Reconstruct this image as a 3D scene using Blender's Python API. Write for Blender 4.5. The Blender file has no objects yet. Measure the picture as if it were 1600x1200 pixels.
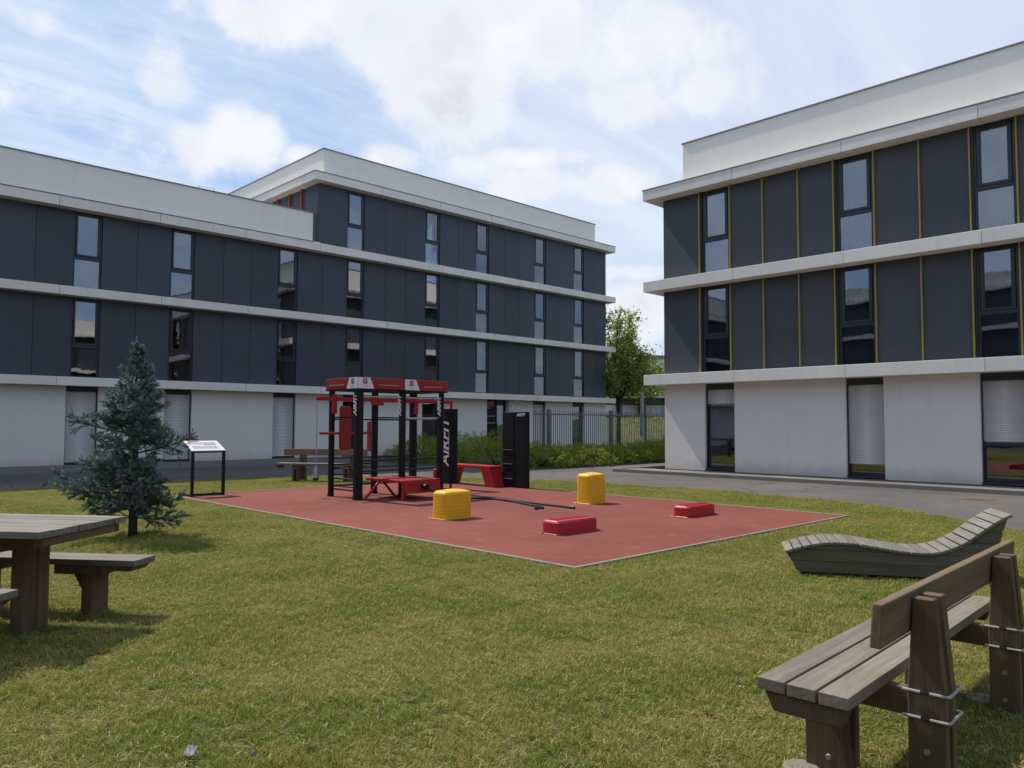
import bpy, bmesh, math, random
from math import sin, cos, pi, radians, sqrt, atan2, tan, hypot
from mathutils import Vector, Matrix, noise as mnoise

random.seed(7)
SC = bpy.context.scene
COL = SC.collection

# ------------------------------------------------------------------ camera
YAW, PITCH, ROLL = radians(45.9), math.atan(62 / 1215.0), math.atan(8 / 2435.0)
FW = Vector((cos(YAW) * cos(PITCH), sin(YAW) * cos(PITCH), sin(PITCH)))
_R0 = Vector((sin(YAW), -cos(YAW), 0)); _U0 = _R0.cross(FW)
RT = cos(ROLL) * _R0 + sin(ROLL) * _U0
UP = cos(ROLL) * _U0 - sin(ROLL) * _R0
cam = bpy.data.cameras.new('camera')
cam.sensor_width = 36.0
cam.lens = 1215 / 1600 * 36
cam.clip_start = 0.05
cam.clip_end = 3000
co = bpy.data.objects.new('camera', cam)
COL.objects.link(co)
co.matrix_world = Matrix(((RT.x, UP.x, -FW.x, 0), (RT.y, UP.y, -FW.y, 0), (RT.z, UP.z, -FW.z, 1.6), (0, 0, 0, 1)))
SC.camera = co

# ------------------------------------------------------------------ sun, sky, exposure
SUN_EL, SUN_AZ = radians(54), radians(-7)          # azimuth from +Y towards +X
SUN_DIR = Vector((sin(SUN_AZ) * cos(SUN_EL), cos(SUN_AZ) * cos(SUN_EL), sin(SUN_EL)))
sl = bpy.data.lights.new('sun', 'SUN')
sl.energy = 4.8
sl.angle = radians(0.9)
sl.color = (1.0, 0.94, 0.82)
so = bpy.data.objects.new('sun', sl)
COL.objects.link(so)
so.rotation_euler = SUN_DIR.to_track_quat('Z', 'Y').to_euler()
so.location = (0, 0, 40)
SC.view_settings.view_transform = 'Standard'
SC.view_settings.look = 'None'
SC.view_settings.gamma = 1
SC.view_settings.exposure = 0.0
SC.view_settings.use_curve_mapping = False
SC.cycles.max_bounces = 8
SC.cycles.transparent_max_bounces = 16


def sock(n, name, val):
    n.inputs[name].default_value = val


class NT:
    """small helper round a node tree"""
    def __init__(s, tree):
        s.t = tree; s.n = tree.nodes; s.l = tree.links

    def new(s, typ, **kw):
        nd = s.n.new(typ)
        for k, v in kw.items():
            setattr(nd, k, v)
        return nd

    def link(s, a, b):
        s.l.new(a, b)

    def val(s, x, inp):
        if hasattr(x, 'is_output') or isinstance(x, bpy.types.NodeSocket):
            s.l.new(x, inp)
        else:
            inp.default_value = x

    def math(s, op, a, b=None, c=None, clamp=False):
        m = s.new('ShaderNodeMath', operation=op, use_clamp=clamp)
        s.val(a, m.inputs[0])
        if b is not None: s.val(b, m.inputs[1])
        if c is not None: s.val(c, m.inputs[2])
        return m.outputs[0]

    def vmath(s, op, a, b=None):
        m = s.new('ShaderNodeVectorMath', operation=op)
        s.val(a, m.inputs[0])
        if b is not None: s.val(b, m.inputs[1])
        return m.outputs['Value'] if op in ('DOT_PRODUCT', 'LENGTH', 'DISTANCE') else m.outputs[0]

    def mixc(s, f, a, b, mode='MIX'):
        m = s.new('ShaderNodeMix', data_type='RGBA', blend_type=mode)
        s.val(f, m.inputs[0]); s.val(a, m.inputs[6]); s.val(b, m.inputs[7])
        return m.outputs[2]

    def smooth(s, x, a, b):
        m = s.new('ShaderNodeMapRange', interpolation_type='SMOOTHSTEP')
        s.val(x, m.inputs[0]); s.val(a, m.inputs[1]); s.val(b, m.inputs[2])
        return m.outputs[0]

    def noise(s, vec, scale, detail=4, rough=.55, dist=0.0):
        m = s.new('ShaderNodeTexNoise')
        if vec is not None: s.link(vec, m.inputs['Vector'])
        s.val(scale, m.inputs['Scale']); sock(m, 'Detail', detail); sock(m, 'Roughness', rough); sock(m, 'Distortion', dist)
        return m.outputs[0]


def c4(c):
    return (c[0], c[1], c[2], 1)


# ---- the sky: Nishita air, veils of cirrus and heaped clouds
W = bpy.data.worlds.new('World')
SC.world = W
W.use_nodes = True
w = NT(W.node_tree)
w.n.clear()
wo = w.new('ShaderNodeOutputWorld')
bg = w.new('ShaderNodeBackground')
sky = w.new('ShaderNodeTexSky', sky_type='NISHITA', sun_disc=False)
sky.sun_elevation = SUN_EL
sky.sun_rotation = SUN_AZ
sky.air_density = 1.0; sky.dust_density = 0.6; sky.ozone_density = 1.0
SKY_STRENGTH = 0.12
bg.inputs[1].default_value = SKY_STRENGTH
w.link(bg.outputs[0], wo.inputs[0])
tc = w.new('ShaderNodeTexCoord')
dirv = tc.outputs['Generated']
sep = w.new('ShaderNodeSeparateXYZ'); w.link(dirv, sep.inputs[0])
zz = w.math('ADD', w.math('MAXIMUM', sep.outputs[2], 0.0), 0.18)
cmb = w.new('ShaderNodeCombineXYZ')
w.link(w.math('DIVIDE', sep.outputs[0], zz), cmb.inputs[0])
w.link(w.math('DIVIDE', sep.outputs[1], zz), cmb.inputs[1])
flat = cmb.outputs[0]
rot = w.new('ShaderNodeMapping'); w.link(flat, rot.inputs[0])
rot.inputs['Rotation'].default_value = (0, 0, radians(20)); rot.inputs['Scale'].default_value = (0.55, 1.5, 1)
cirrus = w.noise(rot.outputs[0], 1.3, 7, .62, .5)
rot2 = w.new('ShaderNodeMapping'); w.link(flat, rot2.inputs[0])
rot2.inputs['Rotation'].default_value = (0, 0, radians(-35)); rot2.inputs['Scale'].default_value = (0.5, 3.2, 1)
streaks = w.noise(rot2.outputs[0], 2.2, 8, .6, .7)
veil = w.math('ADD', w.math('MULTIPLY', w.smooth(cirrus, 0.34, 0.64), .75), w.math('MULTIPLY', w.smooth(streaks, .42, .72), .55), clamp=True)


def pix(x, y):
    d = FW + RT * ((x - 800) / 1215) - UP * ((y - 600) / 1215)
    return d.normalized()


# heaped clouds: where they stand in the sky (direction, angular half width, half height, weight)
heaps = [(pix(x, y), rx / 1215, ry / 1215, wt) for x, y, rx, ry, wt in (
    (400, 20, 125, 48, .95), (560, 8, 170, 52, 1.0), (690, 60, 150, 75, 1.15), (695, 140, 92, 95, 1.15), (880, 45, 160, 75, 1.1), (1010, 70, 120, 60, .8),
    (262, 108, 48, 58, .85), (385, 215, 60, 48, 1.0), (300, 235, 125, 42, .62), (210, 210, 110, 45, .5), (480, 248, 50, 24, .8), (605, 245, 60, 26, .85),
    (735, 262, 60, 26, .85), (835, 248, 110, 20, .9), (890, 285, 150, 34, .85), (985, 497, 70, 48, 1.2), (1000, 425, 70, 16, .7), (1060, 150, 200, 60, .55),
    (60, 28, 120, 30, .4), (60, 160, 170, 40, .42))]
nz1 = w.noise(dirv, 10.0, 10, .6, .2)
nz2 = w.noise(dirv, 34.0, 6, .6, .1)
wob = w.math('ADD', w.math('MULTIPLY', w.math('SUBTRACT', nz1, .5), 3.3), w.math('MULTIPLY', w.math('SUBTRACT', nz2, .5), .65))
heap = None
for d, rx, ry, wt in heaps:
    e1 = d.cross(Vector((0, 0, 1))).normalized(); e2 = e1.cross(d)
    df = w.vmath('SUBTRACT', dirv, tuple(d))
    a = w.math('DIVIDE', w.vmath('DOT_PRODUCT', df, tuple(e1)), rx)
    b = w.math('DIVIDE', w.vmath('DOT_PRODUCT', df, tuple(e2)), ry)
    c = w.math('DIVIDE', w.vmath('DOT_PRODUCT', df, tuple(d)), 1.0)
    r2 = w.math('ADD', w.math('MULTIPLY', a, a), w.math('MULTIPLY', b, b))
    r2 = w.math('ADD', r2, w.math('MULTIPLY', w.math('MULTIPLY', c, c), 60.0))
    v = w.math('SUBTRACT', wt, w.math('MULTIPLY', r2, .85))
    heap = v if heap is None else w.math('MAXIMUM', heap, v)
# the rest of the sky carries scattered heaps of the same kind
scat = w.noise(flat, 0.9, 3, .5, .2)
outside = w.math('SUBTRACT', w.math('MULTIPLY', w.math('SUBTRACT', scat, .57), 5.0), .2)
side = w.smooth(w.vmath('DOT_PRODUCT', dirv, tuple(FW)), .82, .6)
outside = w.math('SUBTRACT', outside, w.math('MULTIPLY', w.math('SUBTRACT', 1.0, side), 3.0))
heap = w.math('MAXIMUM', heap, outside)
hd = w.smooth(w.math('ADD', heap, wob), -.15, 1.05)
hcore = w.smooth(w.math('ADD', heap, wob), 0.35, 1.1)
shade_n = w.noise(dirv, 6.0, 5, .5, .2)
shade = w.math('MULTIPLY', w.smooth(shade_n, .46, .70), .55)
for sx_, sy_, sr in ((705, 165, .055), (880, 70, .05), (600, 30, .06), (1000, 505, .03)):   # grey undersides of the thick heaps
    dd_ = w.vmath('DISTANCE', dirv, tuple(pix(sx_, sy_)))
    dd_ = w.math('ADD', dd_, w.math('MULTIPLY', w.math('SUBTRACT', nz1, .5), -.10))
    shade = w.math('MAXIMUM', shade, w.math('MULTIPLY', w.smooth(dd_, sr * 1.25, sr * .1), (.8 if sx_ == 705 else .35)))
shade = w.math('MULTIPLY', hcore, shade)
K = 1.0 / SKY_STRENGTH
skyc = w.mixc(.72, sky.outputs[0], (0.37 * K, 0.56 * K, 0.93 * K, 1))
# thin high haze, thickest towards the right
hz = w.smooth(w.vmath('DOT_PRODUCT', dirv, tuple(pix(1350, 60))), .72, .99)
hz = w.math('MULTIPLY', hz, w.math('ADD', .45, w.math('MULTIPLY', cirrus, .8)), clamp=True)
skyc = w.mixc(w.math('MULTIPLY', hz, .75), skyc, (0.82 * K, 0.86 * K, 0.95 * K, 1))
skyc = w.mixc(w.math('MULTIPLY', veil, .75), skyc, (0.78 * K, 0.88 * K, 0.99 * K, 1))
cloudc = w.mixc(shade, (0.95 * K, 0.97 * K, 1.0 * K, 1), (0.66 * K, 0.68 * K, 0.77 * K, 1))
skyc = w.mixc(w.math('MULTIPLY', hd, .92), skyc, cloudc)
w.link(skyc, bg.inputs[0])

# ------------------------------------------------------------------ materials
MATS = {}


def mat(name, col, rough=.6, var=.12, vscale=3.0, bump=0.0, bscale=40.0, metal=0.0, spec=.5, grain=None, coords='Object', fine=0.0, rnd=0.0, streak=0.0, splash=0.0):
    """principled with procedural blotches, fine speckle, optional wood-like grain and bump"""
    m = bpy.data.materials.new(name); m.use_nodes = True
    t = NT(m.node_tree); b = t.n['Principled BSDF']
    sock(b, 'Roughness', rough); sock(b, 'Metallic', metal); sock(b, 'Specular IOR Level', spec)
    tcn = t.new('ShaderNodeTexCoord'); vec = tcn.outputs[coords]
    oi = t.new('ShaderNodeObjectInfo')
    off = t.vmath('SCALE', (3.1, 7.7, 5.3)); off.node.inputs['Scale'].default_value = 1
    t.link(t.math('MULTIPLY', oi.outputs['Random'], 11.0), off.node.inputs['Scale'])
    if coords == 'Object': vec = t.vmath('ADD', vec, off)
    n1 = t.noise(vec, vscale, 5, .6)
    f = t.math('ADD', 1.0, t.math('MULTIPLY', t.math('SUBTRACT', n1, .5), 2 * var))
    if fine:
        n2 = t.noise(vec, vscale * 40, 2, .6)
        f = t.math('MULTIPLY', f, t.math('ADD', 1.0, t.math('MULTIPLY', t.math('SUBTRACT', n2, .5), 2 * fine)))
    if rnd:
        f = t.math('MULTIPLY', f, t.math('ADD', 1.0, t.math('MULTIPLY', t.math('SUBTRACT', oi.outputs['Random'], .5), 2 * rnd)))
    hgt = None
    cc = c4(col)
    if splash:
        sz_ = t.new('ShaderNodeSeparateXYZ'); t.link(tcn.outputs['Object'], sz_.inputs[0])
        sn_ = t.noise(tcn.outputs['Object'], 2.5, 6, .7)
        up_ = t.math('ADD', sz_.outputs[2], t.math('MULTIPLY', t.math('SUBTRACT', sn_, .5), .7))
        f = t.math('MULTIPLY', f, t.math('SUBTRACT', 1.0, t.math('MULTIPLY', t.smooth(up_, .62, .12), splash)))
    if streak:
        mp = t.new('ShaderNodeMapping'); t.link(vec, mp.inputs[0]); mp.inputs['Scale'].default_value = (5.5, 5.5, .30)
        g = t.noise(mp.outputs[0], 1.0, 6, .7, .2)
        f = t.math('MULTIPLY', f, t.math('SUBTRACT', 1.0, t.math('MULTIPLY', t.smooth(g, .5, .78), streak)))
    if grain:
        mp = t.new('ShaderNodeMapping'); t.link(vec, mp.inputs[0]); mp.inputs['Scale'].default_value = grain
        g = t.noise(mp.outputs[0], 1.0, 6, .65, .4)
        f = t.math('MULTIPLY', f, t.math('ADD', .30, t.math('MULTIPLY', g, 1.4)))
        hgt = g
    mixn = t.vmath('SCALE', cc[:3]); t.link(f, mixn.node.inputs['Scale'])
    if grain:
        mp2 = t.new('ShaderNodeMapping'); t.link(vec, mp2.inputs[0]); mp2.inputs['Scale'].default_value = tuple(2.2 if q < 5 else 9 for q in grain)
        st_ = t.smooth(t.noise(mp2.outputs[0], 1.0, 5, .65, .6), .48, .68)
        tintc = t.mixc(t.math('MULTIPLY', st_, .65), (1, 1, 1, 1), (.92, .70, .50, 1))
        t.link(tintc, mixn.node.inputs[0])
        mul = t.vmath('MULTIPLY', mixn, cc[:3]); mixn = mul
        kn = t.new('ShaderNodeTexVoronoi'); t.link(mp2.outputs[0], kn.inputs['Vector']); sock(kn, 'Scale', 1.1)
        kd = t.smooth(kn.outputs['Distance'], .10, .03)
        dk = t.vmath('SCALE', (1, 1, 1)); t.link(mixn, dk.node.inputs[0]); t.link(t.math('SUBTRACT', 1.0, t.math('MULTIPLY', kd, .6)), dk.node.inputs['Scale']); mixn = dk
    t.link(mixn, b.inputs['Base Color'])
    if bump:
        bn = t.new('ShaderNodeBump'); sock(bn, 'Strength', 1.0); sock(bn, 'Distance', bump)
        t.link(hgt if hgt else t.noise(vec, bscale, 4, .6), bn.inputs['Height'])
        t.link(bn.outputs[0], b.inputs['Normal'])
    MATS[name] = m
    return m


M = {}
M['panel'] = mat('fibre_cement_panel', (.037, .049, .070), .55, .22, .9, .0006, 60, rnd=.13, fine=.08)
M['panel_r'] = mat('fibre_cement_panel_warm', (.052, .058, .073), .55, .20, .9, .0006, 60, rnd=.10, fine=.08)
M['white_wall'] = mat('white_render', (.71, .675, .645), .8, .07, .7, .0008, 90, fine=.03, streak=.07, splash=.22)
M['parapet'] = mat('parapet_render', (.76, .73, .675), .8, .07, .5, .0008, 90, fine=.03, streak=.07, splash=.22)
M['slab'] = mat('precast_concrete', (.74, .71, .65), .75, .12, 1.5, .0008, 120, fine=.06, rnd=.05, streak=.12)
M['flash'] = mat('zinc_flashing', (.20, .20, .20), .5, .1, 3, metal=.3)
M['frame'] = mat('window_frame_dark', (.018, .022, .028), .4, .1, 3)
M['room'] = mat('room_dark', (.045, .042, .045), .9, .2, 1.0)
M['header'] = mat('shutter_box_dark', (.03, .032, .036), .6, .1, 3)
M['shutter'] = mat('shutter_slats', (.66, .655, .65), .5, .08, 2.0, fine=.03)
M['shutter_g'] = mat('shutter_slats_grey', (.70, .70, .71), .5, .06, 2.0, fine=.03)
M['curtain'] = mat('curtain_pale', (.17, .16, .18), .9, .08, 4)
M['curtain_d'] = mat('curtain_dark', (.10, .085, .10), .9, .2, 4)
M['red_cloth'] = mat('red_cloth', (.45, .05, .05), .9, .15, 5)
M['plinth'] = mat('plinth_concrete', (.22, .21, .20), .85, .18, 2, .002, 60, fine=.12)
M['yellow_fin'] = mat('yellow_fin', (.34, .27, .045), .5, .06, 2)
M['red_fin'] = mat('red_fin', (.40, .04, .035), .45, .06, 2)
M['edging'] = mat('edging_concrete', (.20, .18, .145), .85, .3, 4, .002, 80, fine=.2)
M['black'] = mat('black_powder_coat', (.010, .012, .014), .45, .15, 3, spec=.25)
M['black_soft'] = mat('black_board', (.009, .011, .013), .6, .12, 2, spec=.2)
M['red'] = mat('red_powder_coat', (.36, .018, .022), .38, .10, 3)
M['red_fascia'] = mat('red_fascia', (.25, .018, .018), .5, .08, 3)
M['white_print'] = mat('white_print', (.68, .66, .69), .5, .05, 3)
M['grey_print'] = mat('grey_print', (.35, .33, .36), .5, .05, 3)
M['pink_print'] = mat('pale_red_print', (.50, .22, .22), .5, .05, 3)
M['steel'] = mat('galvanised_steel', (.36, .36, .35), .5, .25, 8, metal=.7)
M['yellow_plastic'] = mat('yellow_plastic', (.76, .42, .012), .42, .06, 3, .0006, 150)
M['red_plastic'] = mat('red_plastic', (.42, .018, .035), .40, .06, 3, .0006, 150)
M['rope'] = mat('rope_black', (.022, .020, .022), .8, .3, 20, .004, 90)
M['chain'] = mat('rope_grey', (.36, .33, .34), .7, .2, 10)
M['kerb'] = mat('kerb_concrete', (.16, .155, .145), .85, .25, 2.5, .003, 50, fine=.2)
M['fence'] = mat('fence_grey', (.15, .17, .19), .45, .1, 3)
M['bark'] = mat('bark', (.055, .042, .030), .9, .3, 9, .012, 40)
M['paper'] = mat('paper_scrap', (.17, .17, .18), .7, .25, 8)
M['rust'] = mat('rusty_iron', (.20, .085, .065), .8, .25, 6, .003, 40)
M['far_white'] = mat('far_white', (.76, .77, .78), .7, .08, .6)
M['far_grey'] = mat('far_grey', (.16, .17, .18), .7, .1, .6)
M['sand'] = mat('sandy_earth', (.46, .33, .23), .95, .2, 2, .05, 3)
M['grey_post'] = mat('grey_post', (.28, .30, .33), .5, .08, 3)
M['stone'] = mat('footing_concrete', (.20, .18, .15), .9, .3, 8, .006, 30)
M['rear_wall'] = mat('courtyard_wall', (.40, .40, .40), .8, .08, .6)
# woods; grain runs along the local x of each plank
M['wood_grey'] = mat('weathered_wood_silver', (.160, .150, .128), .8, .3, 2.0, .0028, 40, grain=(1.6, 34, 34), rnd=.12, fine=.05)
M['wood_bench'] = mat('weathered_wood_bench', (.180, .155, .122), .78, .4, 1.6, .0032, 40, grain=(1.4, 30, 30), rnd=.14, fine=.05)
M['wood_back'] = mat('weathered_wood_brown', (.165, .115, .064), .75, .34, 1.6, .0030, 40, grain=(1.3, 26, 26), rnd=.1)
M['wood_post'] = mat('brown_wood_post', (.108, .073, .040), .75, .42, 2.0, .0032, 40, grain=(26, 26, 1.3), rnd=.12)
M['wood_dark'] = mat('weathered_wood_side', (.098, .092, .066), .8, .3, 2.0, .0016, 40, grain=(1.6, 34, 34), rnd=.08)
M['wood_slat'] = mat('weathered_wood_slat', (.168, .156, .138), .8, .2, 3.0, .0014, 40, grain=(30, 1.6, 30), rnd=.13, fine=.05)


def glass_mat():
    m = bpy.data.materials.new('window_glass'); m.use_nodes = True
    t = NT(m.node_tree); t.n.clear()
    out = t.new('ShaderNodeOutputMaterial')
    tr = t.new('ShaderNodeBsdfTransparent'); sock(tr, 'Color', (.62, .66, .70, 1))
    gl = t.new('ShaderNodeBsdfGlossy'); sock(gl, 'Roughness', 0.012); sock(gl, 'Color', (.92, .94, 1, 1))
    tcn = t.new('ShaderNodeTexCoord')
    bn = t.new('ShaderNodeBump'); sock(bn, 'Strength', .25); sock(bn, 'Distance', .006)
    t.link(t.noise(tcn.outputs['Object'], 1.3, 2, .5), bn.inputs['Height']); t.link(bn.outputs[0], gl.inputs['Normal'])
    fr = t.new('ShaderNodeFresnel'); sock(fr, 'IOR', 1.55)
    mx = t.new('ShaderNodeMixShader')
    t.link(t.math('ADD', t.math('MULTIPLY', fr.outputs[0], 1.3), .11, clamp=True), mx.inputs[0])
    t.link(tr.outputs[0], mx.inputs[1]); t.link(gl.outputs[0], mx.inputs[2]); t.link(mx.outputs[0], out.inputs[0])
    return m


M['glass'] = glass_mat()


def patch_factor(t, vec):
    """0..1 greenness of the lawn, in world metres, shared by soil sheet and blades"""
    a = t.noise(vec, .8, 5, .65, .5)
    b = t.noise(vec, 2.6, 4, .65, .2)
    s = t.math('ADD', t.math('MULTIPLY', a, .55), t.math('MULTIPLY', b, .45))
    return t.smooth(s, .43, .57)


def lawn_mat():
    m = bpy.data.materials.new('lawn_turf'); m.use_nodes = True
    t = NT(m.node_tree); b = t.n['Principled BSDF']
    g = t.new('ShaderNodeNewGeometry'); vec = g.outputs['Position']
    p = patch_factor(t, vec)
    n = t.noise(vec, 45, 4, .7)
    n3 = t.noise(vec, 9, 4, .6)
    c = t.mixc(p, (.17, .14, .04, 1), (.085, .105, .018, 1))
    c = t.mixc(t.smooth(n, .5, .72), c, (.28, .235, .11, 1))
    c = t.mixc(t.smooth(n, .50, .34), c, (.038, .038, .016, 1))
    c = t.mixc(t.math('MULTIPLY', t.smooth(n3, .58, .75), .5), c, (.06, .045, .025, 1))
    t.link(c, b.inputs['Base Color']); sock(b, 'Roughness', .9); sock(b, 'Specular IOR Level', .15)
    bn = t.new('ShaderNodeBump'); sock(bn, 'Strength', 1); sock(bn, 'Distance', .03)
    t.link(n, bn.inputs['Height']); t.link(bn.outputs[0], b.inputs['Normal'])
    return m


def blade_mat():
    m = bpy.data.materials.new('grass_blades'); m.use_nodes = True
    t = NT(m.node_tree); b = t.n['Principled BSDF']
    g = t.new('ShaderNodeNewGeometry')
    p = patch_factor(t, g.outputs['Position'])
    at = t.new('ShaderNodeAttribute', attribute_name='tint')
    s2 = t.new('ShaderNodeSeparateColor'); t.link(at.outputs['Color'], s2.inputs[0])
    green = t.mixc(s2.outputs[0], (.115, .160, .014, 1), (.290, .340, .042, 1))
    dry = t.mixc(s2.outputs[0], (.250, .215, .060, 1), (.54, .46, .150, 1))
    # some blades are dry even in green patches, most are in dry ones
    isdry = t.math('GREATER_THAN', s2.outputs[1], t.math('ADD', .30, t.math('MULTIPLY', p, .52)))
    c = t.mixc(isdry, green, dry)
    c = t.mixc(s2.outputs[2], c, (.58, .49, .27, 1))
    t.link(c, b.inputs['Base Color']); sock(b, 'Roughness', .65); sock(b, 'Specular IOR Level', .25)
    tl = t.new('ShaderNodeBsdfTranslucent'); t.link(c, tl.inputs[0])
    mx = t.new('ShaderNodeMixShader'); mx.inputs[0].default_value = .3
    out = t.n['Material Output']
    t.link(b.outputs[0], mx.inputs[1]); t.link(tl.outputs[0], mx.inputs[2]); t.link(mx.outputs[0], out.inputs[0])
    return m


def leaf_mat(name, c0, c1, trans=.25, rough=.6, coords_scale=1.2):
    m = bpy.data.materials.new(name); m.use_nodes = True
    t = NT(m.node_tree); b = t.n['Principled BSDF']
    at = t.new('ShaderNodeAttribute', attribute_name='tint')
    s2 = t.new('ShaderNodeSeparateColor'); t.link(at.outputs['Color'], s2.inputs[0])
    g = t.new('ShaderNodeNewGeometry')
    n = t.noise(g.outputs['Position'], coords_scale, 4, .6)
    f = t.math('ADD', t.math('MULTIPLY', s2.outputs[0], .6), t.math('MULTIPLY', t.math('SUBTRACT', n, .3), 1.0), clamp=True)
    c = t.mixc(f, c4(c0), c4(c1))
    t.link(c, b.inputs['Base Color']); sock(b, 'Roughness', rough); sock(b, 'Specular IOR Level', .3)
    tl = t.new('ShaderNodeBsdfTranslucent'); t.link(c, tl.inputs[0])
    mx = t.new('ShaderNodeMixShader'); mx.inputs[0].default_value = trans
    out = t.n['Material Output']
    t.link(b.outputs[0], mx.inputs[1]); t.link(tl.outputs[0], mx.inputs[2]); t.link(mx.outputs[0], out.inputs[0])
    return m


def ground_mat(name, base, spots, dark, scale=1.0, bump=.004, crack=0.0):
    m = bpy.data.materials.new(name); m.use_nodes = True
    t = NT(m.node_tree); b = t.n['Principled BSDF']
    g = t.new('ShaderNodeNewGeometry'); vec = g.outputs['Position']
    big = t.noise(vec, .35 * scale, 5, .6, .2)
    mid = t.noise(vec, 3.0 * scale, 5, .65)
    fine = t.noise(vec, 140 * scale, 2, .7)
    c = t.mixc(t.smooth(big, .35, .68), c4(base), c4(dark))
    c = t.mixc(t.math('MULTIPLY', t.smooth(mid, .52, .75), .5), c, c4(spots))
    f = t.math('ADD', .72, t.math('MULTIPLY', fine, .56))
    if crack:
        vo = t.new('ShaderNodeTexVoronoi', feature='DISTANCE_TO_EDGE'); sock(vo, 'Scale', .17)
        wv = t.vmath('ADD', vec, (0, 0, 0))
        nv = t.new('ShaderNodeTexNoise'); t.link(vec, nv.inputs['Vector']); sock(nv, 'Scale', 1.7); sock(nv, 'Detail', 5)
        t.link(t.vmath('MULTIPLY', nv.outputs[1], (.5, .5, .5)), wv.node.inputs[1])
        t.link(wv, vo.inputs['Vector'])
        f = t.math('MULTIPLY', f, t.math('SUBTRACT', 1.0, t.math('MULTIPLY', t.smooth(vo.outputs['Distance'], .010, .002), crack)))
        vp = t.new('ShaderNodeTexVoronoi'); sock(vp, 'Scale', .16); t.link(vec, vp.inputs['Vector'])
        sp_ = t.new('ShaderNodeSeparateColor'); t.link(vp.outputs['Color'], sp_.inputs[0])
        f = t.math('MULTIPLY', f, t.math('ADD', .88, t.math('MULTIPLY', sp_.outputs[0], .22)))
    sc = t.vmath('SCALE', (1, 1, 1)); t.link(c, sc.node.inputs[0]); t.link(f, sc.node.inputs['Scale'])
    t.link(sc, b.inputs['Base Color']); sock(b, 'Roughness', .88); sock(b, 'Specular IOR Level', .25)
    bn = t.new('ShaderNodeBump'); sock(bn, 'Strength', 1); sock(bn, 'Distance', bump)
    t.link(fine, bn.inputs['Height']); t.link(bn.outputs[0], b.inputs['Normal'])
    return m


M['lawn'] = lawn_mat()
M['blade'] = blade_mat()
M['asphalt'] = ground_mat('old_asphalt', (.126, .114, .106), (.165, .15, .138), (.094, .086, .080), 1.0, .004, .28)
M['earth'] = ground_mat('rough_ground', (.10, .095, .045), (.16, .13, .07), (.07, .075, .03), 1.0, .02)
M['rubber'] = ground_mat('red_rubber_granulate', (.205, .057, .042), (.265, .108, .080), (.160, .044, .033), 1.0, .003)
M['gravel'] = ground_mat('pale_gravel', (.30, .265, .23), (.36, .32, .28), (.20, .175, .15), 1.5, .02)
M['bank'] = ground_mat('bank_grass', (.155, .145, .05), (.19, .165, .075), (.11, .12, .036), 1.3, .05)
M['needle'] = leaf_mat('spruce_needles', (.055, .098, .092), (.19, .28, .26), .12, .6, 3.0)
M['shrub_leaf'] = leaf_mat('shrub_leaves', (.095, .135, .016), (.42, .47, .075), .55, .55, 1.1)
M['tree_leaf'] = leaf_mat('tree_leaves', (.13, .18, .035), (.40, .47, .13), .55, .5, .5)


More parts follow.
